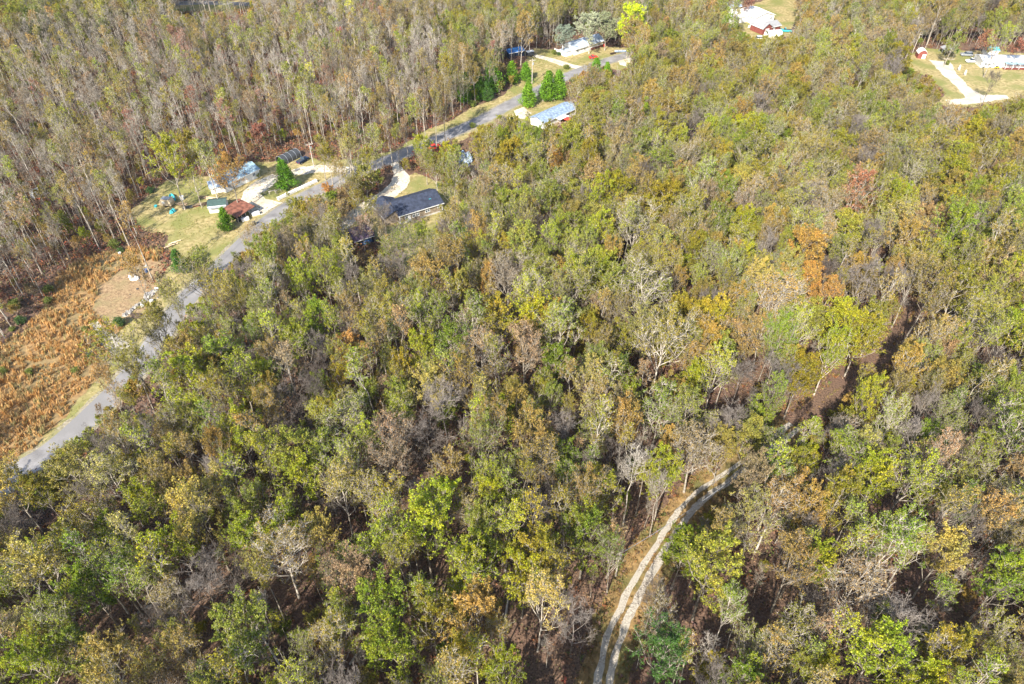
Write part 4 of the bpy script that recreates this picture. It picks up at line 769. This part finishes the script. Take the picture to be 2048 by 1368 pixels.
# 10 others
r, W = lot('shed', 'dark shed with purple-brown roof and blue tarp hidden in the trees left of the yard', 'shed', (712, 496), (748, 484)); gable(r, W, 6, 2.4, 1.3, 'navy_cover', 'purple_roof', .5); MB().box(W*.45, W*.9, -.08, .01, .2, 2.0).build('tarp_panel', 'blue_paint', r); door(r, .6, 1, 1.9, m='dark_grey')
r, W = lot('camper', 'small white camper lost in the woods at the far left', 'camper', (72, 402), (98, 390))
MB().extrude([(0, .5), (W, .5), (W, 2.1), (W-.5, 2.6), (.4, 2.6), (0, 1.9)], 0, 2.2).build('body', 'white_paint', r, bevel=.08); window(r, .8, 1.3, .8, .6); window(r, W-1.8, 1.3, .8, .6)
for x in (W*.4, W*.55): MB().tube([(x, -.02, .35), (x, .22, .35)], .34, 12).build('wheel', 'rubber', r)
r, W = lot('camper', 'small tan camper trailer beside the turquoise tarp pile', 'camper', (321, 414), (344, 416))
MB().extrude([(0, .5), (W, .5), (W, 1.6), (W-.6, 2.5), (.6, 2.5), (0, 1.7)], 0, 2.3).build('body', 'tan_paint', r, bevel=.12); window(r, 1.0, 1.3, .9, .6)
MB().box(.6, W-.6, .3, 2.0, 2.53, 2.6).build('roof_panel', 'silver', r)
for x in (W*.5,): MB().tube([(x, -.02, .35), (x, .22, .35)], .34, 12).build('wheel', 'rubber', r)
r, W = lot('box_trailer', 'white box trailer parked in the yard at the left of the blue-roofed house', 'trailer', (1008, 262), (1032, 250))
MB().box(0, W, 0, 2.3, .6, 2.5).build('body', 'white_paint', r, bevel=.05); MB().box(W*.1, W*.45, -.04, .01, .8, 2.3).build('door', 'silver', r); MB().tube([(W, 1.15, .7), (W+1.2, 1.15, .6)], .06, 6).build('hitch', 'dark_grey', r)
for x in (W*.35, W*.6): MB().tube([(x, -.05, .38), (x, .25, .38)], .38, 12).build('wheel', 'rubber', r)

# ---------------------------------------------------------------- vehicles
def vehicle(label, px, py, ang, paint, kind='car', name='parked_car', L=4.5):
    o = thing(name, label, 'pickup truck' if kind == 'pickup' else 'car', at(px, py), math.radians(ang), 'vehicles parked in the yards'); W = 1.8; h = L/2
    if kind == 'car': prof = [(-h, .35), (h, .35), (h+.02, .75), (h-.5, .92), (h-1.3, 1.0), (-h+.7, 1.02), (-h, .95)]
    else: prof = [(-h, .4), (h, .4), (h+.02, .9), (h-.2, 1.08), (h-1.4, 1.15), (-h, 1.12)]
    b = MB().extrude(prof, -W/2, W/2).build('body', paint, o, bevel=.08)
    c0, c1 = (-h+.75, h-1.35) if kind != 'pickup' else (-.2, h-1.45)
    if kind == 'van': c0 = -h+.1
    z0, z1 = (1.0, 1.42) if kind == 'car' else (1.12, 1.75)
    MB().extrude([(c0, z0+.01), (c1, z0+.01), (c1-.55, z1-.01), (c0+.35, z1-.01)], -W/2+.12, W/2-.12).build('windows', 'window_glass', o)
    MB().box(c0+.3, c1-.5, -W/2+.1, W/2-.1, z1, z1+.07).build('roof', paint, o, bevel=.03)
    if kind == 'pickup': MB().box(-h+.12, -.35, -W/2+.15, W/2-.15, 1.13, 1.15).build('bed', 'dark_grey', o)
    for x in (-h+.85, h-.85):
        for y_ in (-1, 1):
            wh = MB().tube([(x, y_*(W/2-.2), .33), (x, y_*(W/2+.03), .33)], .34, 14).build('wheel', 'rubber', o); MB().tube([(x, y_*(W/2+.02), .33), (x, y_*(W/2+.05), .33)], .2, 10).build('rim', 'silver', wh)
    for y_ in (-.6, .6): MB().box(h-.02, h+.05, y_-.18, y_+.18, .62, .78).build('headlight', 'trim_white', o); MB().box(-h-.03, -h+.02, y_-.15, y_+.15, .7, .88).build('taillight', 'red_paint', o)
    return o
vehicle('white pickup truck parked left of the long white mobile home', 1944, 125, 178, 'white_paint', 'pickup', 'pickup_truck', 5.4)
vehicle('white sedan parked against the front of the long white mobile home', 1972, 134, 175, 'white_paint')
vehicle('silver van parked at the tree line behind the white pickup', 1932, 112, 170, 'silver', 'van', 'parked_van', 4.8)
vehicle('teal pickup truck with white roof beside the white rounded shelter', 1571, 64, 170, 'teal_paint', 'pickup', 'pickup_truck', 5.2)
vehicle('dark red car parked right of the large white house', 1538, 36, 100, 'maroon')
vehicle('dark teal car nearly hidden in the woods below the blue-roofed house', 1182, 276, 170, 'teal_paint')
vehicle('bright red car seen through the trees at the road bend', 869, 297, 20, 'red_paint')
vehicle('white van with its nose in the brush below the barn', 1521, 80, 5, 'white_paint', 'van', 'parked_van', 4.6)
vehicle('dark blue truck with orange-red hood at the right end of the canopy shelter', 606, 324, 60, 'navy_cover', 'pickup', 'pickup_truck', 4.6)
vehicle('small red car parked in front of the pale-roofed house', 1187, 117, 15, 'red_paint', 'car', 'parked_car', 3.9)
r = thing('utility_trailer', 'grey enclosed trailer with pale lid near the utility pole', 'trailer', at(1060, 112), .4); MB().box(-1.6, 1.6, -1, 1, .5, 2.0).build('body', 'dark_grey', r, bevel=.06); MB().box(-1.7, 1.7, -1.1, 1.1, 2.01, 2.1).build('lid', 'white_paint', r)
for y_ in (-1.05, .85): MB().tube([(0, y_, .35), (0, y_+.2, .35)], .35, 12).build('wheel', 'rubber', r)
def boat(label, px, py, ang, hull, L=4.6, z=0):
    r = thing('boat', label, 'boat', (*at(px, py).xy, z), math.radians(ang)); V = []; n = 7
    for i in range(n):
        t = i/(n-1); wv = .85*math.sqrt(max(.02, 1-t**2.6)); x = (t-.5)*L; V += [(x, -wv, .85), (x, -wv*.6, .25), (x, wv*.6, .25), (x, wv, .85), (x, wv*.86, .86), (x, wv*.5, .42), (x, -wv*.5, .42), (x, -wv*.86, .86)]
    F = [(i*8+j, (i+1)*8+j, (i+1)*8+(j+1) % 8, i*8+(j+1) % 8) for i in range(n-1) for j in range(8)]+[(0, 1, 2, 3, 4, 5, 6, 7), tuple((n-1)*8+j for j in range(7, -1, -1))]
    MB().add(V, F).build('hull', hull, r); MB().box(-L*.2, -L*.13, -.6, .6, .6, .66).build('bench', 'wood', r); MB().box(L*.05, L*.12, -.55, .55, .6, .66).build('bench', 'wood', r)
    MB().box(-L*.3, L*.3, -.25, .25, .05, .26).build('cradle', 'wood', r)
boat('small white and teal boat on its cradle behind the tan camper', 345, 398, 120, 'teal_paint'); boat('pale blue boat lying near the drive right of the pale-roofed house', 1241, 105, 5, 'tarp_blue', 5)
# ---------------------------------------------------------------- small things
def lump(mb, c, rx, ry, rz, seed, n=9, rough=.25):
    r = random.Random(seed); V = []; F = []; m = 5
    for j in range(m+1):
        th = math.pi/2*j/m
        for i in range(n):
            a = 2*math.pi*i/n; k = 1+r.uniform(-rough, rough)*(j < m); V.append((c[0]+rx*k*math.cos(a)*math.cos(th), c[1]+ry*k*math.sin(a)*math.cos(th), c[2]+rz*k*math.sin(th)))
    for j in range(m): F += [(j*n+i, j*n+(i+1) % n, (j+1)*n+(i+1) % n, (j+1)*n+i) for i in range(n)]
    F.append(tuple(range(n))[::-1]); return mb.add(V, F)
def heap(name, label, cat, px, py, rx, ry, rz, m, seed, k=4):
    r = random.Random(seed); mb = MB()
    for i in range(k): lump(mb, (r.uniform(-1, 1)*rx*.5, r.uniform(-1, 1)*ry*.5, 0), rx*r.uniform(.35, .7), ry*r.uniform(.35, .7), rz*r.uniform(.5, 1), seed*9+i, 11)
    o = mb.build(name, m); o.location = at(px, py); return tag(o, label, cat)
heap('tarp_heap', 'crumpled white tarp heap in the debris yard', 'tarp', 268, 556, 1.7, 1.3, 1.0, 'white_paint', 1)
heap('tarp_heap', 'turquoise tarp pile on the lawn in front of the tan camper', 'tarp', 344, 425, 1.1, 1.2, 1.2, 'teal_paint', 2)
heap('tarp_heap', 'large pale blue tarp heap seen through the trees right of the road bend', 'tarp', 931, 322, 2.2, 4.4, 2.6, 'tarp_blue', 3, 8)
heap('brush_pile', 'grey branch and rubble pile beside the leaning poles', 'brush pile', 297, 592, 1.3, 1.5, .8, 'rock', 4, 7)
heap('tarp_heap', 'red tarp at the right corner of the pale-roofed house', 'tarp', 1207, 92, .9, .9, 1.0, 'red_paint', 5)
heap('soil_mound', 'dark brown soil mound beside the paved road below the rubble line', 'mound', 272, 632, 2.0, 1.2, .6, 'dark_wood', 6, 6)
heap('sand_pile', 'pale plaster pile below the arched carport', 'pile', 1897, 118, 2.4, 1.2, .4, 'cream_siding', 7, 5)
heap('white_boulder', 'white boulder at the right edge of the lower woods', 'boulder', 1981, 1082, .7, .6, .7, 'white_paint', 8, 3)
heap('white_boulder', 'pale slab beside the sandy path at the right edge', 'boulder', 2022, 1008, 1.1, .6, .4, 'concrete', 9, 3)
def drum(name, label, cat, px, py, r_, h, m):
    r = thing(name, label, cat, at(px, py)); MB().tube([(0, 0, 0), (0, 0, h)], r_, 16).build('body', m, r); MB().tube([(0, 0, h+.003), (0, 0, h+.06)], r_*1.06, 16).build('lid', m, r)
drum('barrel', 'blue plastic barrel in the debris yard', 'barrel', 293, 545, .42, 1.0, 'blue_paint'); drum('bucket', 'white tub lying right of the rubble line', 'bucket', 304, 604, .5, .55, 'white_paint')
drum('bucket', 'white tub at the foot of the leaning poles', 'bucket', 286, 613, .42, .5, 'white_paint'); drum('bucket', 'red fuel can at the top of the debris yard', 'fuel can', 297, 509, .35, .6, 'red_paint')
drum('bucket', 'white tub in the brush above the golden grass', 'bucket', 240, 508, .35, .5, 'white_paint'); drum('trash_bin', 'black trash bin standing at the road edge', 'trash bin', 509, 450, .45, 1.1, 'dark_grey'); drum('trash_bin', 'smaller black bin beside the road-edge trash bin', 'trash bin', 503, 453, .35, .8, 'dark_grey')
drum('tank', 'white water tank left of the junk row', 'tank', 365, 399, .6, 1.1, 'white_paint'); drum('bucket', 'small turquoise tub left of the tan camper', 'bucket', 312, 414, .45, .5, 'teal_paint')
for i, (a, b, c) in enumerate([(1917, 138, 'garden statue of pale stone, left one in the clearing'), (1929, 148, 'garden statue of pale stone, right one in the clearing')]):
    r = thing('statue', c, 'statue', at(a, b+2), 0, 'two pale statues'); MB().box(-.45, .45, -.45, .45, 0, .5).build('plinth', 'rock', r, bevel=.04); MB().tube([(0, 0, .5), (.05, 0, 1.1), (0, 0, 1.7), (0, 0, 2.1)], [.35, .42, .25, .16], 10).build('figure', 'white_paint', r)
wl = [('leftmost white chest freezer lying in front of the rusty shed', 491, 441, 32), ('right-hand white chest freezer beside the rusty shed', 512, 430, 32)]
for lb, a, b, an in wl:
    r = thing('chest_freezer', lb, 'freezer', at(a, b), math.radians(an), 'white freezers'); MB().box(-1.1, 1.1, -.5, .5, .05, .85).build('body', 'white_paint', r, bevel=.05); MB().box(-1.12, 1.12, -.52, .52, .855, .95).build('lid', 'trim_white', r, bevel=.03)
# rubble line
rr = random.Random(5)
RP = [(250, 631), (258, 626), (264, 621), (270, 616), (275, 612), (281, 608), (288, 604), (293, 600), (299, 594), (304, 588), (309, 583)]
RD = ['first', 'second', 'third', 'fourth', 'fifth', 'sixth', 'seventh', 'eighth', 'ninth', 'tenth', 'last']
for i, (a, b) in enumerate(RP):
    o = lump(MB(), (0, 0, 0), rr.uniform(.5, .9), rr.uniform(.4, .7), rr.uniform(.4, .7), 70+i, 7, .3).build('boulder', 'rock'); o.location = at(a, b); tag(o, f'{RD[i]} grey boulder of the rubble line, counted from its road end', 'boulder', 'boulders of the rubble line')
sp = [sorted((rr.uniform(235, 318), rr.uniform(512, 606)) for _ in range(3)) for _ in range(4)]
for i in range(12):
    o = lump(MB(), (0, 0, 0), rr.uniform(.2, .55), rr.uniform(.2, .5), rr.uniform(.15, .45), 170+i, 7, .4).build('scrap_piece', ('white_paint', 'rock', 'brown_metal', 'dark_grey')[i % 4]); o.location = at(*sp[i % 4][i//4])
    tag(o, ('leftmost ', 'middle ', 'rightmost ')[i//4]+('small white', 'small grey', 'small rusty', 'small dark')[i % 4]+' scrap piece scattered in the roadside debris yard', 'scrap', 'scattered scrap of the debris yard')
# junk row
J = [(364, 410, 'dark_wood', 'dark scrap lumber stack at the left of the junk row'), (376, 416, 'dark_grey', 'dark metal cart frame in the junk row'), (394, 412, 'brown_metal', 'rusty scrap frame in the middle of the junk row'), (407, 410, 'dark_wood', 'long dark lumber rack in the junk row'), (407, 396, 'wood', 'brown pallet stack behind the junk row'), (422, 398, 'log_wood', 'pale pallet stack beside the low outbuilding'), (472, 408, 'dark_grey', 'dark machine parked behind the rusty shed'), (1226, 108, 'dark_wood', 'dark lumber stack near the pale blue boat'), (1952, 118, 'dark_grey', 'dark crate stack left of the mobile home roof')]
for i, (a, b, m_, lb) in enumerate(J):
    r = thing('scrap_stack', lb, 'scrap', at(a, b), rr.uniform(-.3, .6), 'scrap and lumber around the yards')
    for k in range(3): MB().box(-1.3, 1.3, -.5+k*.36, -.25+k*.36, 0, .14).build('runner', m_, r)
    p = MB()
    for k in range(7): p.tube([(-1.4+rr.uniform(-.3, .3), -.5+k*.16, .22+rr.uniform(0, .4)), (1.4+rr.uniform(-.4, .4), -.5+k*.16+rr.uniform(-.2, .2), .22+rr.uniform(0, .5))], .09, 6)
    p.build('boards', m_ if i % 2 else 'wood', r)
LG = [(336, 489, 352, 484), (338, 492, 356, 486), (342, 486, 362, 480), (334, 494, 350, 488), (329, 496, 340, 489)]
for i, (a, b, c, d) in enumerate(LG):
    P, Q = at(a, b, .2+.05*i), at(c, d, .2+.05*i); o = MB().tube([P, Q], .17, 8).build('log', 'log_wood'); tag(o, ['longest', 'second', 'uppermost', 'lower left', 'shortest leftmost'][i]+' pale cut log lying at the lawn edge by the woods', 'log', 'pale cut logs')
DD = [(700, 1330, 60), (560, 1330, 130), (270, 1230, 35), (1010, 1240, 80), (930, 1120, 15), (440, 940, 150), (560, 520, 40), (770, 600, 70), (330, 1040, 20), (1180, 940, 100), (1600, 1340, 45)]
DN = ['near the bottom edge, centre left', 'near the bottom edge, left of the other bottom log', 'in the lower left gap', 'on the open floor left of the gravel track', 'in the gap at the lower middle', 'in the left woods below the paved road', 'below the paved road bend', 'in the clearing south of the dark-roofed house', 'near the far left of the lower woods', 'above the pale leaning trunks', 'at the bottom right']
for i, (a, b, an) in enumerate(DD):
    L_ = rr.uniform(6, 11); o = thing('fallen_tree', 'bare fallen trunk '+DN[i], 'fallen tree', at(a, b), math.radians(an), 'fallen trunks on the forest floor')
    MB().tube([(0, 0, .2), (L_*.5, .15, .28), (L_, -.1, .22)], [.2, .15, .06], 7).build('trunk', 'pole_wood', o)
    for k in range(3): MB().tube([(L_*(.5+.14*k), 0, .25), (L_*(.5+.14*k)+1.1, (1.2, -1.1, .9)[k], .7)], [.06, .02], 5).build('branch', 'pole_wood', o)
for i, (a, b, lb) in enumerate([(534, 386, 'left weathered wood trestle on the lawn by the white fence'), (545, 387, 'middle weathered wood trestle on the lawn by the white fence'), (557, 385, 'right weathered wood trestle on the lawn by the white fence')]):
    r = thing('trestle', lb, 'trestle', at(a, b), rr.uniform(0, 1.2), 'wood trestles on the lawn'); MB().box(-1.1, 1.1, -.07, .07, .85, 1.0).build('beam', 'pole_wood', r)
    for x_ in (-.9, .9):
        for y_ in (-.4, .4): MB().tube([(x_, y_, 0), (x_*.95, y_*.1, .9)], .06, 5).build('leg', 'pole_wood', r)
def fence(label, pts, h=.9, m='white_paint', thick=.35, post=2.4, cat='fence'):
    P = [at(*p) for p in pts]; r = thing('fence', label, cat, P[0])
    for a, b in zip(P[:-1], P[1:]):
        d = b-a; L = d.length; n = max(1, int(L/post)); an = math.atan2(d.y, d.x)
        pn = MB().box(0, L, -thick/2, thick/2, .12, h).build('panel', m, r); pn.location = a-P[0]; pn.rotation_euler.z = an
        for i in range(n+1):
            q = MB().box(-.09, .09, -thick/2-.05, thick/2+.05, 0, h+.12).build('post', m, r); q.location = a-P[0]+d*(i/n); q.rotation_euler.z = an
fence('long low white fence wall along the paved road', [(557, 400), (592, 383), (633, 364)], .8, thick=.9); fence('white plank fence panels left of the pale-roofed house', [(1109, 103), (1122, 107), (1134, 112)], 1.3, thick=.1); fence('cream fence panels at the wall of the pale-roofed house', [(1129, 105), (1147, 109)], 1.2, 'tan_paint', .1)
fence('long white fence at the back of the top right lawn', [(1436, 53), (1467, 47)], 1.4, thick=.12); fence('short white fence piece at the left end of the top right lawn', [(1415, 55), (1423, 55)], 1.6, thick=.15); fence('row of grey stakes below the joined cedars', [(1085, 203), (1109, 201)], .9, 'pole_wood', .12, 1.0)
fence('white plank fence below the large white house', [(1496, 56), (1538, 52)], 1.2, thick=.12)
def pole(label, px, py, h, yaw=0.0, lamp=False, lean=(0, 0)):
    r = thing('utility_pole', label, 'utility pole', at(px, py), yaw, 'utility poles'); r.rotation_euler = (lean[0], lean[1], yaw)
    MB().tube([(0, 0, 0), (0, 0, h)], [.17, .11], 10).build('pole', 'pole_wood', r); MB().box(-1.1, 1.1, -.13, -.02, h-.75, h-.62).build('crossarm', 'pole_wood', r)
    for x in (-1, 0.35, 1): MB().tube([(x, -.07, h-.62), (x, -.07, h-.42)], .06, 8).build('insulator', 'white_paint', r)
    MB().tube([(.38, 0, h-2.4), (.38, 0, h-1.5)], .24, 12).build('transformer', 'silver', r); return r
pole('pale utility pole beside the roadside cedar and canopy shelter', 628, 334, 8.6, .5); pole('pale utility pole among the cedars on the road verge', 1064, 168, 10.0, .2); pole('pale leaning utility pole beside the red and white shed', 1822, 112, 9.6, .3, lean=(0, .05)); pole('dark utility pole standing left of the gravel track', 1231, 1152, 7.5, .9); pole('utility pole at the far drive right of the bright yellow tree', 1331, 86, 8.5, 0)
def wire(label, a, za, b, zb, sag=1.0, r_=.03):
    A, B = at(*a), at(*b); A.z, B.z = za, zb; P = [A.lerp(B, i/14)-Vector((0, 0, sag*4*(i/14)*(1-i/14))) for i in range(15)]; tag(MB().tube(P, r_, 5).build('power_line', 'wire_black' if r_ < .04 else 'silver'), label, 'power line')
wire('power line running from the track-side pole towards the gravel track', (1231, 1152), 6.9, (1480, 985), 8, 1.2, .045); wire('power line over the road between the canopy shelter pole and cedar pole', (628, 334), 8.1, (1064, 168), 9.5, 3); wire('thin power line over the golden field to the shelter pole', (628, 334), 8.0, (150, 800), 8.5, 3)
wire('power line from the cedar pole to the far drive pole', (1064, 168), 9.4, (1331, 86), 8, 2)
r = thing('patio_umbrella', 'red patio umbrella in front of the blue-roofed house', 'umbrella', at(1134, 248)); MB().tube([(0, 0, 0), (0, 0, 2.5)], .05, 8).build('pole', 'wood', r)
MB().add([(0, 0, 2.6)]+[(1.5*math.cos(i*math.pi/4), 1.5*math.sin(i*math.pi/4), 2.05) for i in range(8)]+[(0, 0, 2.5)]+[(1.45*math.cos(i*math.pi/4), 1.45*math.sin(i*math.pi/4), 1.98) for i in range(8)], [(0, i+1, (i+1) % 8+1) for i in range(8)]+[(9, 10+(i+1) % 8, 10+i) for i in range(8)]+[(i+1, 10+i, 10+(i+1) % 8, (i+1) % 8+1) for i in range(8)]).build('canopy', 'red_paint', r)
r = thing('mower', 'yellow riding mower in front of the long white mobile home', 'mower', at(1993, 137), .3); MB().extrude([(-.9, .3), (.9, .3), (.95, .8), (.2, .95), (0, .6), (-.9, .7)], -.45, .45).build('body', 'yellow_paint', r, bevel=.05); MB().box(-.5, 0, -.3, .3, .72, 1.1).build('seat', 'dark_grey', r)
for x_ in (-.6, .65):
    for y_ in (-.5, .4): MB().tube([(x_, y_, .28), (x_, y_+.12, .28)], .28, 12).build('wheel', 'rubber', r)
# ---------------------------------------------------------------- air
hz = MB().box(-1520, 1520, -320, 2520, -1.0, 125).build('haze', 'floor'); m, nt_, p_ = mat('haze_air'); nt_.nodes.remove(p_)
pv = nt_.nodes.new('ShaderNodeVolumePrincipled'); pv.inputs['Color'].default_value = (.80, .86, .95, 1); pv.inputs['Density'].default_value = .00005; pv.inputs['Anisotropy'].default_value = .2
nt_.links.new(pv.outputs[0], nt_.nodes['Material Output'].inputs['Volume']); hz.data.materials[0] = m; tag(hz, kind='stuff')
